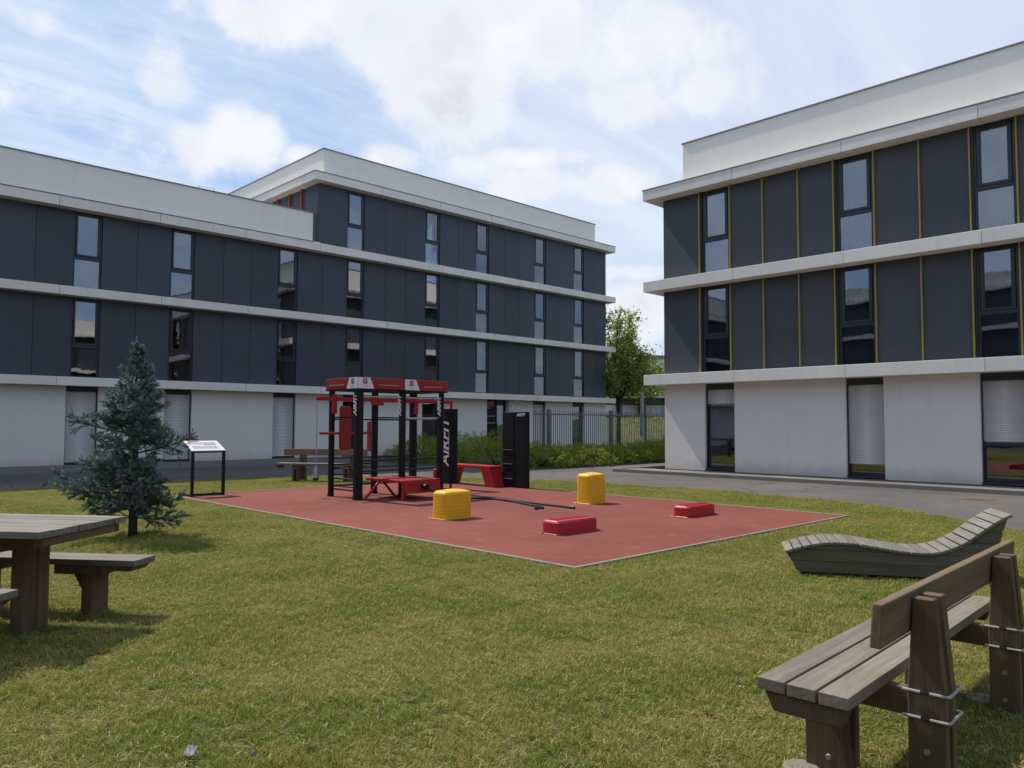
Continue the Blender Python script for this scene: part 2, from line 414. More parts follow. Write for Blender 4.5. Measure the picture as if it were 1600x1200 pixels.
# ------------------------------------------------------------------ geometry helpers
class MB:
    """collects shapes into ONE mesh"""
    def __init__(s):
        s.v = []; s.f = []; s.tint = []; s.smooth = False; s.mi = []; s.cur = 0

    def add(s, vs, fs, tint=None):
        o = len(s.v)
        s.v += [tuple(p) for p in vs]
        for f in fs:
            s.f.append(tuple(i + o for i in f)); s.mi.append(s.cur)
            if tint is not None: s.tint.append(tint)
        return s

    def box(s, x0, x1, y0, y1, z0, z1):
        return s.add([(x0, y0, z0), (x1, y0, z0), (x1, y1, z0), (x0, y1, z0), (x0, y0, z1), (x1, y0, z1), (x1, y1, z1), (x0, y1, z1)],
                     [(0, 3, 2, 1), (4, 5, 6, 7), (0, 1, 5, 4), (1, 2, 6, 5), (2, 3, 7, 6), (3, 0, 4, 7)])

    def hexa(s, bot, top):
        """box between two quads (lists of 4 points, counter-clockwise from above)"""
        return s.add(list(bot) + list(top), [(0, 3, 2, 1), (4, 5, 6, 7), (0, 1, 5, 4), (1, 2, 6, 5), (2, 3, 7, 6), (3, 0, 4, 7)])

    def prism(s, poly, z0, z1):
        n = len(poly)
        vs = [(x, y, z0) for x, y in poly] + [(x, y, z1) for x, y in poly]
        fs = [tuple(range(n - 1, -1, -1)), tuple(range(n, 2 * n))] + [(i, (i + 1) % n, n + (i + 1) % n, n + i) for i in range(n)]
        return s.add(vs, fs)

    def bar(s, a, b, wdt, hgt, upv=(0, 0, 1)):
        """rectangular bar from a to b"""
        a = Vector(a); b = Vector(b); d = (b - a).normalized(); u = Vector(upv)
        if abs(d.dot(u)) > .95: u = Vector((1, 0, 0))
        r = d.cross(u).normalized(); u = r.cross(d)
        q = [r * (i * wdt / 2) + u * (j * hgt / 2) for i, j in ((-1, -1), (1, -1), (1, 1), (-1, 1))]
        vs = [a + p for p in q] + [b + p for p in q]
        return s.add(vs, [(0, 1, 2, 3), (7, 6, 5, 4), (0, 4, 5, 1), (1, 5, 6, 2), (2, 6, 7, 3), (3, 7, 4, 0)])

    def tube(s, pts, r, n=8, cap=True):
        pts = [Vector(p) for p in pts]
        rs = r if isinstance(r, (list, tuple)) else [r] * len(pts)
        o = len(s.v); prev = None
        for i, p in enumerate(pts):
            d = (pts[min(i + 1, len(pts) - 1)] - pts[max(i - 1, 0)]).normalized()
            if prev is None:
                ref = Vector((0, 0, 1)) if abs(d.z) < .9 else Vector((1, 0, 0))
                a = d.cross(ref).normalized()
            else:
                a = (prev - d * prev.dot(d)).normalized()
            prev = a; b = d.cross(a)
            for k in range(n):
                t = 2 * pi * k / n
                s.v.append(tuple(p + (a * cos(t) + b * sin(t)) * rs[i]))
        m = len(pts)
        for i in range(m - 1):
            for k in range(n):
                s.f.append((o + i * n + k, o + i * n + (k + 1) % n, o + (i + 1) * n + (k + 1) % n, o + (i + 1) * n + k)); s.mi.append(s.cur)
        if cap:
            s.f.append(tuple(o + k for k in range(n - 1, -1, -1))); s.mi.append(s.cur)
            s.f.append(tuple(o + (m - 1) * n + k for k in range(n))); s.mi.append(s.cur)
        return s

    def mesh(s, name, mats):
        me = bpy.data.meshes.new(name)
        me.from_pydata(s.v, [], s.f); me.update()
        for mm in (mats if isinstance(mats, (list, tuple)) else [mats]): me.materials.append(mm)
        if any(s.mi):
            me.polygons.foreach_set('material_index', s.mi)
        if s.tint:
            at = me.attributes.new('tint', 'FLOAT_COLOR', 'FACE')
            flatc = []
            for tt in s.tint: flatc += [tt[0], tt[1], tt[2], 1.0]
            at.data.foreach_set('color', flatc)
        if s.smooth:
            me.polygons.foreach_set('use_smooth', [True] * len(me.polygons))
        return me

    def build(s, name, mats, parent=None, bevel=0.0, seg=2, loc=None):
        return obj(name, s.mesh(name, mats), parent, bevel, seg, loc)


def obj(name, me, parent=None, bevel=0.0, seg=2, loc=None):
    o = bpy.data.objects.new(name, me); COL.objects.link(o)
    if parent: o.parent = parent
    if loc: o.location = loc
    if bevel:
        b = o.modifiers.new('bevel', 'BEVEL'); b.width = bevel; b.segments = seg; b.limit_method = 'ANGLE'; b.angle_limit = radians(40)
    return o


def tag(o, label, cat, group=None):
    o['label'] = label; o['category'] = cat
    if group: o['group'] = group
    return o


def thing(name, label, cat, loc=(0, 0, 0), rz=0.0, group=None):
    o = bpy.data.objects.new(name, None); COL.objects.link(o)
    o.empty_display_size = .2
    o.location = loc; o.rotation_euler = (0, 0, rz)
    return tag(o, label, cat, group)


def struct(o):
    o['kind'] = 'structure'; return o


def kids(o):
    return [c for c in list(COL.objects) if c.parent is o]


def dup(root, loc, rz, label, group=None):
    def cp(o, parent):
        c = o.copy(); COL.objects.link(c)
        c.parent = parent
        for ch in kids(o): cp(ch, c)
        return c
    r = cp(root, None)
    r.location = loc; r.rotation_euler = (0, 0, rz); r['label'] = label
    if group: r['group'] = group
    return r


def text_mesh(name, body, size, m, depth=.004, shear=0.0, bold=0.0, align='CENTER'):
    cu = bpy.data.curves.new(name, 'FONT'); cu.body = body; cu.size = size; cu.extrude = depth; cu.shear = shear; cu.offset = bold
    cu.align_x = align; cu.align_y = 'CENTER'
    o = bpy.data.objects.new('text_source', cu); COL.objects.link(o)
    dg = bpy.context.evaluated_depsgraph_get()
    me = bpy.data.meshes.new_from_object(o.evaluated_get(dg))
    me.name = name
    bpy.data.objects.remove(o)
    me.materials.clear(); me.materials.append(m)
    return me


def facing(me_obj, loc, xdir, ydir):
    """place a text object: its x along xdir and its y along ydir"""
    x = Vector(xdir).normalized(); y = Vector(ydir).normalized(); z = x.cross(y)
    me_obj.matrix_local = Matrix(((x.x, y.x, z.x, loc[0]), (x.y, y.y, z.y, loc[1]), (x.z, y.z, z.z, loc[2]), (0, 0, 0, 1)))
    return me_obj


def sheet(name, poly, z, m):
    me = bpy.data.meshes.new(name)
    me.from_pydata([(x, y, z) for x, y in poly], [], [tuple(range(len(poly)))]); me.update()
    me.materials.append(m)
    return struct(obj(name, me))


# ================================================================== THE GROUND
sheet('ground', [(-900, -900), (1200, -900), (1200, 1200), (-900, 1200)], -.03, M['earth'])
sheet('asphalt_path', [(-14, -16), (20.9, -16), (20.9, 16.6), (22.4, 17.0), (34, 17.6), (34, 20.0), (22.4, 22.0), (20.9, 27.9), (-14, 27.9)], -.012, M['asphalt'])


def smooth_path(p, n=6):
    """Catmull-Rom through points"""
    out = []
    for i in range(len(p) - 1):
        a, b, c, d = p[max(i - 1, 0)], p[i], p[i + 1], p[min(i + 2, len(p) - 1)]
        for k in range(n):
            t = k / n
            out.append(tuple(.5 * ((2 * b[j]) + (-a[j] + c[j]) * t + (2 * a[j] - 5 * b[j] + 4 * c[j] - d[j]) * t * t + (-a[j] + 3 * b[j] - 3 * c[j] + d[j]) * t ** 3) for j in range(len(b))))
    out.append(tuple(p[-1]))
    return out


EDGE = [(-9, 20.2), (-3, 20.8), (2, 21.1), (5.45, 21.4), (8.0, 21.8), (10.2, 21.5), (12.0, 20.9), (14.2, 19.3), (15.7, 17.2), (16.3, 15.2), (16.55, 13.0),
        (16.8, 10.6), (16.6, 8.2), (16.0, 6.2), (15.0, 4.6), (13.8, 3.0), (12.6, .4), (11, -3), (8, -7), (2, -10), (-6, -10)]
LAWN = smooth_path(EDGE, 5) + [(-10, -6), (-11, 6), (-10, 18)]
sheet('lawn', LAWN, 0.0, M['lawn'])
PX0, PX1, PY0, PY1 = 6.55, 13.65, 5.75, 17.25
pad = struct(MB().box(PX0, PX1, PY0, PY1, -.02, .022).build('rubber_pad', M['rubber']))
ew = .06
ed = MB()
ed.box(PX0 - ew, PX1 + ew, PY0 - ew, PY0, -.05, .03).box(PX0 - ew, PX1 + ew, PY1, PY1 + ew, -.05, .03)
ed.box(PX0 - ew, PX0, PY0, PY1, -.05, .03).box(PX1, PX1 + ew, PY0, PY1, -.05, .03)
struct(ed.build('pad_edging', M['edging'], bevel=.008))


def inside(x, y, poly):
    r = False; j = len(poly) - 1
    for i in range(len(poly)):
        xi, yi = poly[i]; xj, yj = poly[j]
        if (yi > y) != (yj > y) and x < (xj - xi) * (y - yi) / (yj - yi) + xi: r = not r
        j = i
    return r


def edge_dist(x, y, poly):
    best = 1e9
    for i in range(len(poly)):
        ax, ay = poly[i]; bx, by = poly[(i + 1) % len(poly)]
        dx, dy = bx - ax, by - ay
        t = max(0, min(1, ((x - ax) * dx + (y - ay) * dy) / (dx * dx + dy * dy + 1e-9)))
        best = min(best, hypot(x - ax - t * dx, y - ay - t * dy))
    return best


# grass blades: four turf patches, set side by side over the lawn
def turf_patch(seed, size, blades, straws, hmin, hmax, wid):
    rg = random.Random(seed); b = MB()
    for i in range(blades):
        x = rg.uniform(-size / 2, size / 2); y = rg.uniform(-size / 2, size / 2)
        nn = mnoise.noise(Vector((x * 14, y * 14, seed)))
        if nn < -.12 and rg.random() < .75: continue
        h = rg.uniform(hmin, hmax) * (1.05 + 1.25 * nn)
        a = rg.uniform(0, 2 * pi); lean = rg.uniform(.2, 1.5) * h
        ww = wid * rg.uniform(.6, 1.3); pa = a + pi / 2 + rg.uniform(-.5, .5)
        px, py = cos(pa) * ww / 2, sin(pa) * ww / 2; lx, ly = cos(a) * lean, sin(a) * lean
        b.add([(x - px, y - py, 0), (x + px, y + py, 0), (x + lx * .4 + px * .8, y + ly * .4 + py * .8, h * .65), (x + lx * .4 - px * .8, y + ly * .4 - py * .8, h * .65), (x + lx, y + ly, h)],
              [(0, 1, 2, 3), (3, 2, 4)], (rg.random(), rg.random(), 0.0))
    for i in range(straws):
        x = rg.uniform(-size / 2, size / 2); y = rg.uniform(-size / 2, size / 2); a = rg.uniform(0, 2 * pi); l = rg.uniform(.02, .07)
        z0 = rg.uniform(.008, .026); z1 = z0 + rg.uniform(-.01, .02); ww = wid * .45
        dx, dy = cos(a) * l / 2, sin(a) * l / 2; px, py = -sin(a) * ww, cos(a) * ww
        k = rg.uniform(-.02, .02)
        b.add([(x - dx - px, y - dy - py, z0), (x - dx + px, y - dy + py, z0), (x - py * 0 + px + k, y + py, z0 + .008), (x - px + k, y - py, z0 + .008), (x + dx, y + dy, max(z1, .006))],
              [(0, 1, 2, 3), (3, 2, 4)], (rg.random(), 1.0, rg.uniform(.1, .6)))
    return b.mesh('turf_patch', M['blade'])


def grass_field():
    src = bpy.data.collections.new('turf_patches')        # not linked into the scene: only instanced
    SZ = .5
    for k in range(4):
        o = bpy.data.objects.new('turf_patch', turf_patch(100 + k, SZ * 1.08, 2300, 60, .012, .030, .0034))
        src.objects.link(o)
    for k in range(4):
        o = bpy.data.objects.new('turf_patch_small', turf_patch(200 + k, SZ / 3 * 1.08, 256, 9, .012, .030, .0034))
        src.objects.link(o)
    pts = []
    rg = random.Random(5)
    n = 60
    for i in range(-25, n):
        for j in range(-25, n):
            x = (i + .5) * SZ; y = (j + .5) * SZ
            d = x * FW.x + y * FW.y; l = x * RT.x + y * RT.y
            if d < .8 or d > 27 or abs(l) > d * .78 + 1.6: continue
            if not inside(x, y, LAWN): continue
            e = edge_dist(x, y, LAWN)
            m = SZ * .56
            inpad = PX0 - ew - m < x < PX1 + ew + m and PY0 - ew - m < y < PY1 + ew + m
            if inpad or e < m:
                # fine patches (a third of the size) along the borders
                for a in (-1, 0, 1):
                    for c in (-1, 0, 1):
                        xx = x + a * SZ / 3; yy = y + c * SZ / 3; mm = SZ / 6 - .045
                        if PX0 - ew - mm < xx < PX1 + ew + mm and PY0 - ew - mm < yy < PY1 + ew + mm: continue
                        if not inside(xx, yy, LAWN): continue
                        pts.append((xx, yy, rg.randrange(4) * pi / 2, 1.0, rg.uniform(.8, 1.3), 4 + rg.randrange(4)))
            else:
                pts.append((x + rg.uniform(-.03, .03), y + rg.uniform(-.03, .03), rg.randrange(4) * pi / 2 + rg.uniform(-.1, .1), 1.0, rg.uniform(.8, 1.2) * (1.0 + .55 * mnoise.noise(Vector((x * .8, y * .8, 3)))), rg.randrange(4)))
    me = bpy.data.meshes.new('lawn_grass')
    me.from_pydata([(p[0], p[1], .0) for p in pts], [], [])
    at = me.attributes.new('turn', 'FLOAT', 'POINT'); at.data.foreach_set('value', [p[2] for p in pts])
    at = me.attributes.new('size', 'FLOAT_VECTOR', 'POINT')
    fl = []
    for p in pts: fl += [p[3], p[3], p[3] * p[4]]
    at.data.foreach_set('vector', fl)
    at = me.attributes.new('pick', 'INT', 'POINT'); at.data.foreach_set('value', [p[5] for p in pts])
    o = obj('lawn_grass', me)
    o['kind'] = 'stuff'; o['label'] = 'short mown grass with dry clippings covering the lawn'
    ng = bpy.data.node_groups.new('grass', 'GeometryNodeTree')
    ng.interface.new_socket('Geometry', in_out='INPUT', socket_type='NodeSocketGeometry')
    ng.interface.new_socket('Geometry', in_out='OUTPUT', socket_type='NodeSocketGeometry')
    N = ng.nodes; L = ng.links
    gi = N.new('NodeGroupInput'); go = N.new('NodeGroupOutput')
    ci = N.new('GeometryNodeCollectionInfo'); ci.inputs['Collection'].default_value = src
    ci.inputs['Separate Children'].default_value = True; ci.inputs['Reset Children'].default_value = True
    ip = N.new('GeometryNodeInstanceOnPoints'); ip.inputs['Pick Instance'].default_value = True
    a0 = N.new('GeometryNodeInputNamedAttribute'); a0.data_type = 'INT'; a0.inputs[0].default_value = 'pick'
    L.new(next(q for q in a0.outputs if q.enabled), ip.inputs['Instance Index'])
    a1 = N.new('GeometryNodeInputNamedAttribute'); a1.data_type = 'FLOAT'; a1.inputs[0].default_value = 'turn'
    cx = N.new('ShaderNodeCombineXYZ'); L.new(next(q for q in a1.outputs if q.enabled), cx.inputs[2])
    L.new(cx.outputs[0], ip.inputs['Rotation'])
    a2 = N.new('GeometryNodeInputNamedAttribute'); a2.data_type = 'FLOAT_VECTOR'; a2.inputs[0].default_value = 'size'
    L.new(next(q for q in a2.outputs if q.enabled), ip.inputs['Scale'])
    L.new(gi.outputs[0], ip.inputs['Points']); L.new(ci.outputs[0], ip.inputs['Instance'])
    L.new(ip.outputs[0], go.inputs[0])
    md = o.modifiers.new('grass', 'NODES'); md.node_group = ng
    return o


grass_field()

# broad-leaved weeds and dead leaf bits in the turf
def weeds():
    rg = random.Random(77); b = MB(); n = 0; dl = MB(); m_ = 0
    while n < 420:
        d = 2.6 + 11 * rg.random() ** 1.5; l = rg.uniform(-.68, .68) * d
        x = FW.x * d + RT.x * l; y = FW.y * d + RT.y * l
        if not inside(x, y, LAWN) or (PX0 - .2 < x < PX1 + .2 and PY0 - .2 < y < PY1 + .2): continue
        if mnoise.noise(Vector((x * .9, y * .9, 9))) < -.05: continue
        n += 1; k_ = rg.randint(5, 9); a0 = rg.uniform(0, 6.28); tn = rg.random()
        for k in range(k_):
            a = a0 + 2 * pi * k / k_ + rg.uniform(-.3, .3); ln = rg.uniform(.014, .034); wd = ln * rg.uniform(.35, .6)
            d_ = Vector((cos(a), sin(a), rg.uniform(.15, .7))).normalized(); r_ = d_.cross(Vector((0, 0, 1))).normalized() * wd / 2
            p = Vector((x, y, rg.uniform(.008, .02)))
            b.add([p, p + d_ * ln * .5 + r_, p + d_ * ln, p + d_ * ln * .5 - r_], [(0, 1, 2, 3)], (tn * .5 + rg.random() * .4, 0, 0))
    while m_ < 160:
        d = 2.6 + 12 * rg.random() ** 1.4; l = rg.uniform(-.68, .68) * d
        x = FW.x * d + RT.x * l; y = FW.y * d + RT.y * l
        if not inside(x, y, LAWN) or (PX0 - .2 < x < PX1 + .2 and PY0 - .2 < y < PY1 + .2): continue
        m_ += 1; a = rg.uniform(0, 6.28); ln = rg.uniform(.015, .04); d_ = Vector((cos(a), sin(a), rg.uniform(-.2, .3))).normalized()
        r_ = d_.cross(Vector((rg.uniform(-.4, .4), 0, 1))).normalized() * ln * .3; p = Vector((x, y, rg.uniform(.02, .035)))
        dl.add([p, p + d_ * ln * .5 + r_, p + d_ * ln, p + d_ * ln * .5 - r_], [(0, 1, 2, 3)])
    o = b.build('lawn_weeds', leaf_mat('weed_leaves', (.075, .105, .012), (.16, .20, .028), .35, .75, 2.0)); o['kind'] = 'stuff'; o['label'] = 'small broad-leaved weeds growing in the lawn'
    o = dl.build('dead_leaves', mat('dead_leaf', (.14, .10, .055), .8, .3, 9)); o['kind'] = 'stuff'; o['label'] = 'dry brown leaf bits lying in the grass'


weeds()

# kerb, gravel strip by the right building
MB().box(22.1 - 1.13, 22.099, -16, 16.45, -.02, .075).build('gravel_strip', M['gravel'])['kind'] = 'structure'
kb = MB()
kb.box(20.86, 20.965, -16, 16.62, -.05, .10)
kb.box(20.966, 26.0, 16.5, 16.62, -.05, .10)
struct(kb.build('kerb', M['kerb'], bevel=.012))


# ================================================================== BUILDINGS
def shutter_mesh(wd, h, m):
    """roller shutter of slats: ribbed curtain, front at y=0, hanging from z=0 down to -h"""
    b = MB(); n = max(1, int(round(h / .055))); s = h / n
    for i in range(n):
        z1 = -i * s; z0 = z1 - s
        b.add([(0, .0, z0 + .006), (wd, .0, z0 + .006), (wd, -.012, (z0 + z1) / 2), (0, -.012, (z0 + z1) / 2), (0, 0, z1 - .002), (wd, 0, z1 - .002), (0, .01, z0), (wd, .01, z0)],
              [(0, 1, 3, 2), (2, 3, 5, 4), (6, 7, 1, 0)])
    b.box(0, wd, .012, .022, -h, 0)
    return b.mesh('shutter', m)


def curtain_mesh(wd, h, m, seed, amp=.025, folds=9):
    b = MB(); n = folds * 6; rg = random.Random(seed); ph = rg.uniform(0, 6)
    vs = []
    for i in range(n + 1):
        t = i / n
        y = amp * sin(t * folds * 2 * pi + ph) + amp * .6 * sin(t * folds * .61 * 2 * pi + ph * 2)
        vs += [(t * wd, y, 0), (t * wd, y * .8, h)]
    b.add(vs, [(2 * i, 2 * i + 2, 2 * i + 3, 2 * i + 1) for i in range(n)])
    b.smooth = True
    return b.mesh('curtain', m)


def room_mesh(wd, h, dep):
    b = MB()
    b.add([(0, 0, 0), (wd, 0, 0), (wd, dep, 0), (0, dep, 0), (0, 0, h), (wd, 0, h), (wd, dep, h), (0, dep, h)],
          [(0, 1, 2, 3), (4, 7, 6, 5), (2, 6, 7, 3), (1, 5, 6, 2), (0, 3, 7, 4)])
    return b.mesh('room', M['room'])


class Cache(dict):
    def get_or(s, k, f):
        if k not in s: s[k] = f()
        return s[k]


CACHE = Cache()


def window(parent, x0, x1, z0, z1, zsplit, upper_inset, curtain=None, seed=0, red=False):
    """tall two-light window: fixed lower light, opening upper light with the wider sash frame"""
    wd = x1 - x0; h = z1 - z0; key = (round(wd, 3), round(h, 3), round(zsplit - z0, 3), upper_inset)
    zs = zsplit - z0; fy0, fy1 = .035, .115; t = .055; ui = upper_inset

    def fr():
        b = MB()
        b.box(0, t, fy0, fy1, 0, h).box(wd - t, wd, fy0, fy1, 0, h)
        b.box(t, wd - t, fy0, fy1, 0, t).box(t, wd - t, fy0, fy1, h - t, h)
        b.box(t, wd - t, fy0, fy1, zs - .05, zs + .05)
        # sash of the upper light
        a0, a1 = t + .012, ui
        b.box(a0, a1, fy0 - .018, fy1 - .01, zs + .055, h - t - .006).box(wd - a1, wd - a0, fy0 - .018, fy1 - .01, zs + .055, h - t - .006)
        b.box(a1, wd - a1, fy0 - .018, fy1 - .01, zs + .055, zs + .055 + .065).box(a1, wd - a1, fy0 - .018, fy1 - .01, h - t - .006 - .065, h - t - .006)
        return b.mesh('window', M['frame'])
    o = obj('window', CACHE.get_or(('fr',) + key, fr), parent, .004, 1, (x0, 0, z0))
    up = CACHE.get_or(('pu',) + key, lambda: MB().box(ui - .003, wd - ui + .003, .055, .063, zs + .118, h - t - .069).mesh('pane', M['glass']))
    lo = CACHE.get_or(('pl',) + key, lambda: MB().box(t - .003, wd - t + .003, .075, .083, t - .003, zs - .047).mesh('pane', M['glass']))
    obj('pane', up, o); obj('pane', lo, o)
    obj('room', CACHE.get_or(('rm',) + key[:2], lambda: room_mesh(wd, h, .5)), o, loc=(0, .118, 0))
    if curtain:
        cw, ch, cz, cm, cx = curtain
        obj('curtain', curtain_mesh(wd * cw, h * ch, cm, seed, .022, 8), o, loc=(wd * cx, .2, h * cz))
    if red:
        obj('curtain', curtain_mesh(.08, h * .92, M['red_cloth'], seed, .012, 2), o, loc=(wd * .5, .19, h * .04))
    return o


def units(parent, name, x0, x1, y0, y1, z0, z1, step, m, gap=.012, bevel=.006):
    """a row of precast units butted with open joints"""
    n = max(1, int(round((x1 - x0) / step))); s = (x1 - x0) / n
    me = MB().box(gap / 2, s - gap / 2, y0, y1, z0, z1).mesh(name, m)
    for i in range(n): obj(name, me, parent, bevel, 1, (x0 + i * s, 0, 0))


def panels(parent, bays, z0, z1, m):
    for x0, x1 in bays:
        wd = x1 - x0
        me = CACHE.get_or(('panel', round(wd, 3), round(z0, 3), round(z1, 3), m.name), lambda: MB().box(.007, wd - .007, 0, .03, z0 + .004, z1 - .004).mesh('panel', m))
        obj('panel', me, parent, 0, 1, (x0, 0, 0))


def ground_opening(parent, x0, x1, zb, zt, head, shut_to, m_sh, sill=.05):
    """shop-door sized opening: dark box head, roller shutter, glazed door behind"""
    wd = x1 - x0
    b = MB(); b.box(x0, x1, .10, .34, zt - head, zt)
    hd_ = b.build('shutter_box', M['header'], parent)
    fb = MB(); t = .06; zs = zb + sill
    fb.box(x0, x0 + t, .17, .25, zb, zt - head).box(x1 - t, x1, .17, .25, zb, zt - head)
    fb.box(x0 + t, x1 - t, .17, .25, zs, zs + .10).box(x0 + t, x1 - t, .17, .25, zt - head - .07, zt - head)
    fb.box(x0 + t, x1 - t, .17, .25, zb + .95, zb + 1.03)
    d = fb.build('glazed_door', M['frame'], parent)
    MB().box(x0 + t - .003, x1 - t + .003, .2, .208, zs + .097, zb + .953).build('pane', M['glass'], d)
    MB().box(x0 + t - .003, x1 - t + .003, .2, .208, zb + 1.027, zt - head - .067).build('pane', M['glass'], d)
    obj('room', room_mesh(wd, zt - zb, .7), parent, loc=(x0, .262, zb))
    MB().box(x0, x1, .02, .26, zb, zs - .003).build('sill', M['header'], parent)
    if shut_to is not None:
        h = zt - head - shut_to
        obj('shutter', shutter_mesh(wd - .05, h, m_sh), parent, loc=(x0 + .025, .155, zt - head))
        MB().box(x0, x0 + .024, .10, .165, zs, zt - head).box(x1 - .024, x1, .10, .165, zs, zt - head).build('shutter_guide', M['header'], parent)


# ---------------------------------------------------------------- left building
LY = 28.1
LB = thing('apartment_building', 'long dark grey apartment building stepping up to a taller wing, behind the exercise rig', 'building', (0, LY, 0))
LX0, LXE, LT = -9.0, 34.71, 16.17
ZC, ZB, ZA, ZT = 3.055, 5.972, 8.856, 11.775
cols = [3.10, 7.22, 10.32, 14.42, 17.53, 21.67, 24.76, 28.84, 31.92]
cols = [-5.1, -1.0] + cols
WW = .86
centres = [(c, c + WW) for c in cols]
# core behind the cladding
MB().box(LX0, LXE - .02, .66, 12.6, 0, ZA - .02).build('core_wall', M['header'], LB)
MB().box(LT + .03, LXE - .02, .66, 12.6, ZA - .01, ZT - .02).build('core_wall', M['header'], LB)
for z0, z1, first in ((ZC + .004, ZB - .284, LX0), (ZB + .004, ZA - .324, LX0), (ZA + .05, ZT - .334, LT)):
    seq = [c for c in centres if c[0] > first]
    edges = [first] + [v for c in seq for v in c] + [LXE]
    bays = []
    for i in range(0, len(edges), 2):
        a, b = edges[i], edges[i + 1]
        n = max(1, int(round((b - a) / 1.09)))
        for k in range(n): bays.append((a + (b - a) * k / n, a + (b - a) * (k + 1) / n))
    panels(LB, bays, z0, z1, M['panel'])
    bk = MB()
    for i in range(0, len(edges), 2): bk.box(edges[i] + .04, edges[i + 1], .035, .64, z0, z1)
    bk.build('backing_wall', M['header'], LB)
    for k, c in enumerate(seq):
        lvl = 0 if z0 < 4 else (1 if z0 < 7 else 2)
        rg = random.Random(int(c[0] * 10) + lvl * 77)
        cur = None
        rr = rg.random()
        if c[0] > 28: cur = (.92, .93, .035, M['curtain'], .04)
        elif lvl == 2 and rr < .6 or (lvl == 1 and 7 < c[0] < 8): cur = (.92, .44, .035, M['curtain'], .04)
        elif rr < .5: cur = (.45, .93, .035, M['curtain_d'], .04 if rr < .25 else .5)
        if lvl == 0 and 10 < c[0] < 11: cur = None
        window(LB, c[0], c[1], z0, z1, z0 + 1.03, .125, cur, int(c[0] * 10) + lvl, lvl == 0 and (10 < c[0] < 11))
    if first == LX0: pass
# right end wall and the side of the tall wing
MB().box(LXE - .02, LXE, .031, 12.6, ZC, ZT - .334).build('end_wall', M['panel'], LB)
ye = .0
me = MB().box(LT, LT + .03, 0.007, 1.09 - .007, ZA + .05, ZT - .334).mesh('panel', M['panel'])
for k in range(11): obj('panel', me, LB, loc=(0, .032 + 1.09 * k, 0))
for k in range(8): MB().box(LT - .09, LT - .001, 1.28 + 1.04 * k, 1.34 + 1.04 * k, ZA + .2, ZT - .334).build('fin', M['red_fin'], LB)
# floor slabs
units(LB, 'floor_slab', LX0, LXE + .4, -.4, .64, ZC - .28, ZC, 3.2, M['slab'])
units(LB, 'floor_slab', LX0, LXE + .4, -.4, .64, ZB - .28, ZB, 3.2, M['slab'])
units(LB, 'roof_slab', LX0, LT - .1, -.4, .64, ZA - .32, ZA, 3.2, M['slab'])
units(LB, 'floor_slab', LT - .1, LXE + .4, -.4, .64, ZA - .32, ZA, 3.2, M['slab'])
units(LB, 'roof_slab', LT - .4, LXE + .4, -.4, .64, ZT - .33, ZT, 3.2, M['slab'])
for k in range(4): MB().box(LT - .4, LT + .6, .652 + 3 * k, .64 + 3 * (k + 1), ZT - .33, ZT).build('roof_slab', M['slab'], LB, .006, 1)
for zc, zt_ in ((ZC - .28, ZC), (ZB - .28, ZB), (ZA - .32, ZA)):
    MB().box(LXE + .002, LXE + .4, .652, 12.6, zc, zt_).build('floor_slab', M['slab'], LB)
MB().box(LXE + .002, LXE + .4, .652, 12.6, ZT - .33, ZT).build('roof_slab', M['slab'], LB)
# flashing strips on the roof slab edges
MB().box(LX0, LT - .42, -.415, -.36, ZA + .001, ZA + .03).build('flashing', M['flash'], LB)
MB().box(LT - .415, LXE + .415, -.415, -.36, ZT + .001, ZT + .032).box(LT - .415, LT - .36, -.359, 12.6, ZT + .001, ZT + .032).build('flashing', M['flash'], LB)
# parapets
MB().box(LX0, 15.99, .12, .42, ZA + .002, 10.17).build('parapet', M['parapet'], LB)
MB().box(LX0, 16.02, .085, .46, 10.172, 10.205).build('coping', M['flash'], LB)
MB().box(16.48, 33.98, .18, .48, ZT + .034, 12.985).box(16.48, 16.78, .48, 12.5, ZT + .034, 12.985).box(33.68, 33.98, .48, 12.5, ZT + .034, 12.985).build('parapet', M['parapet'], LB)
MB().box(16.44, 34.02, .145, .52, 12.987, 13.02).box(16.44, 16.82, .521, 12.5, 12.987, 13.02).box(33.64, 34.02, .521, 12.5, 12.987, 13.02).build('coping', M['flash'], LB)
MB().box(LX0, LT - .1, .66, 12.6, ZA - .015, ZA + .01).build('roof', M['plinth'], LB)
MB().box(LT + .62, LXE, .66, 12.5, ZT - .015, ZT + .01).build('roof', M['plinth'], LB)
MB().box(15.55, 16.1, -.3, .05, ZA + .003, ZA + .05).box(15.2, 15.5, -.25, .03, ZA + .003, ZA + .03).build('roof_flashing_scrap', M['slab'], LB)
# thin ladder hoop on the low roof
hp = MB(); hp.tube([(11.9, 1.6, 9.0), (11.9, 1.6, 10.74), (12.5, 1.6, 10.74), (12.5, 1.6, 9.0)], .014, 6)
hp.build('roof_ladder_hoop', M['flash'], LB)
# ground floor: white walls, shuttered openings, plinth
ops = [(c - .08, c + WW + .02) for c in cols if c < 24 or c > 25.5]
ent = (25.55, 27.02)
ops = sorted(ops + [ent])
edges = [LX0] + [v for c in ops for v in c] + [LXE - .05]
zg = ZC - .283
for i in range(0, len(edges), 2):
    a, b = edges[i], edges[i + 1]
    MB().box(a, b, 0.01, .64, .215, zg).build('wall', M['white_wall'], LB, .008, 1)
for c in ops:
    if c == ent: continue
    dark = 17 < c[0] < 23 or c[0] > 31
    ground_opening(LB, c[0], c[1], .215, zg, .17, None if dark else .29, M['shutter_g'])
units(LB, 'plinth', LX0, LXE - .05, -.03, .64, -.05, .212, 4.0, M['plinth'])
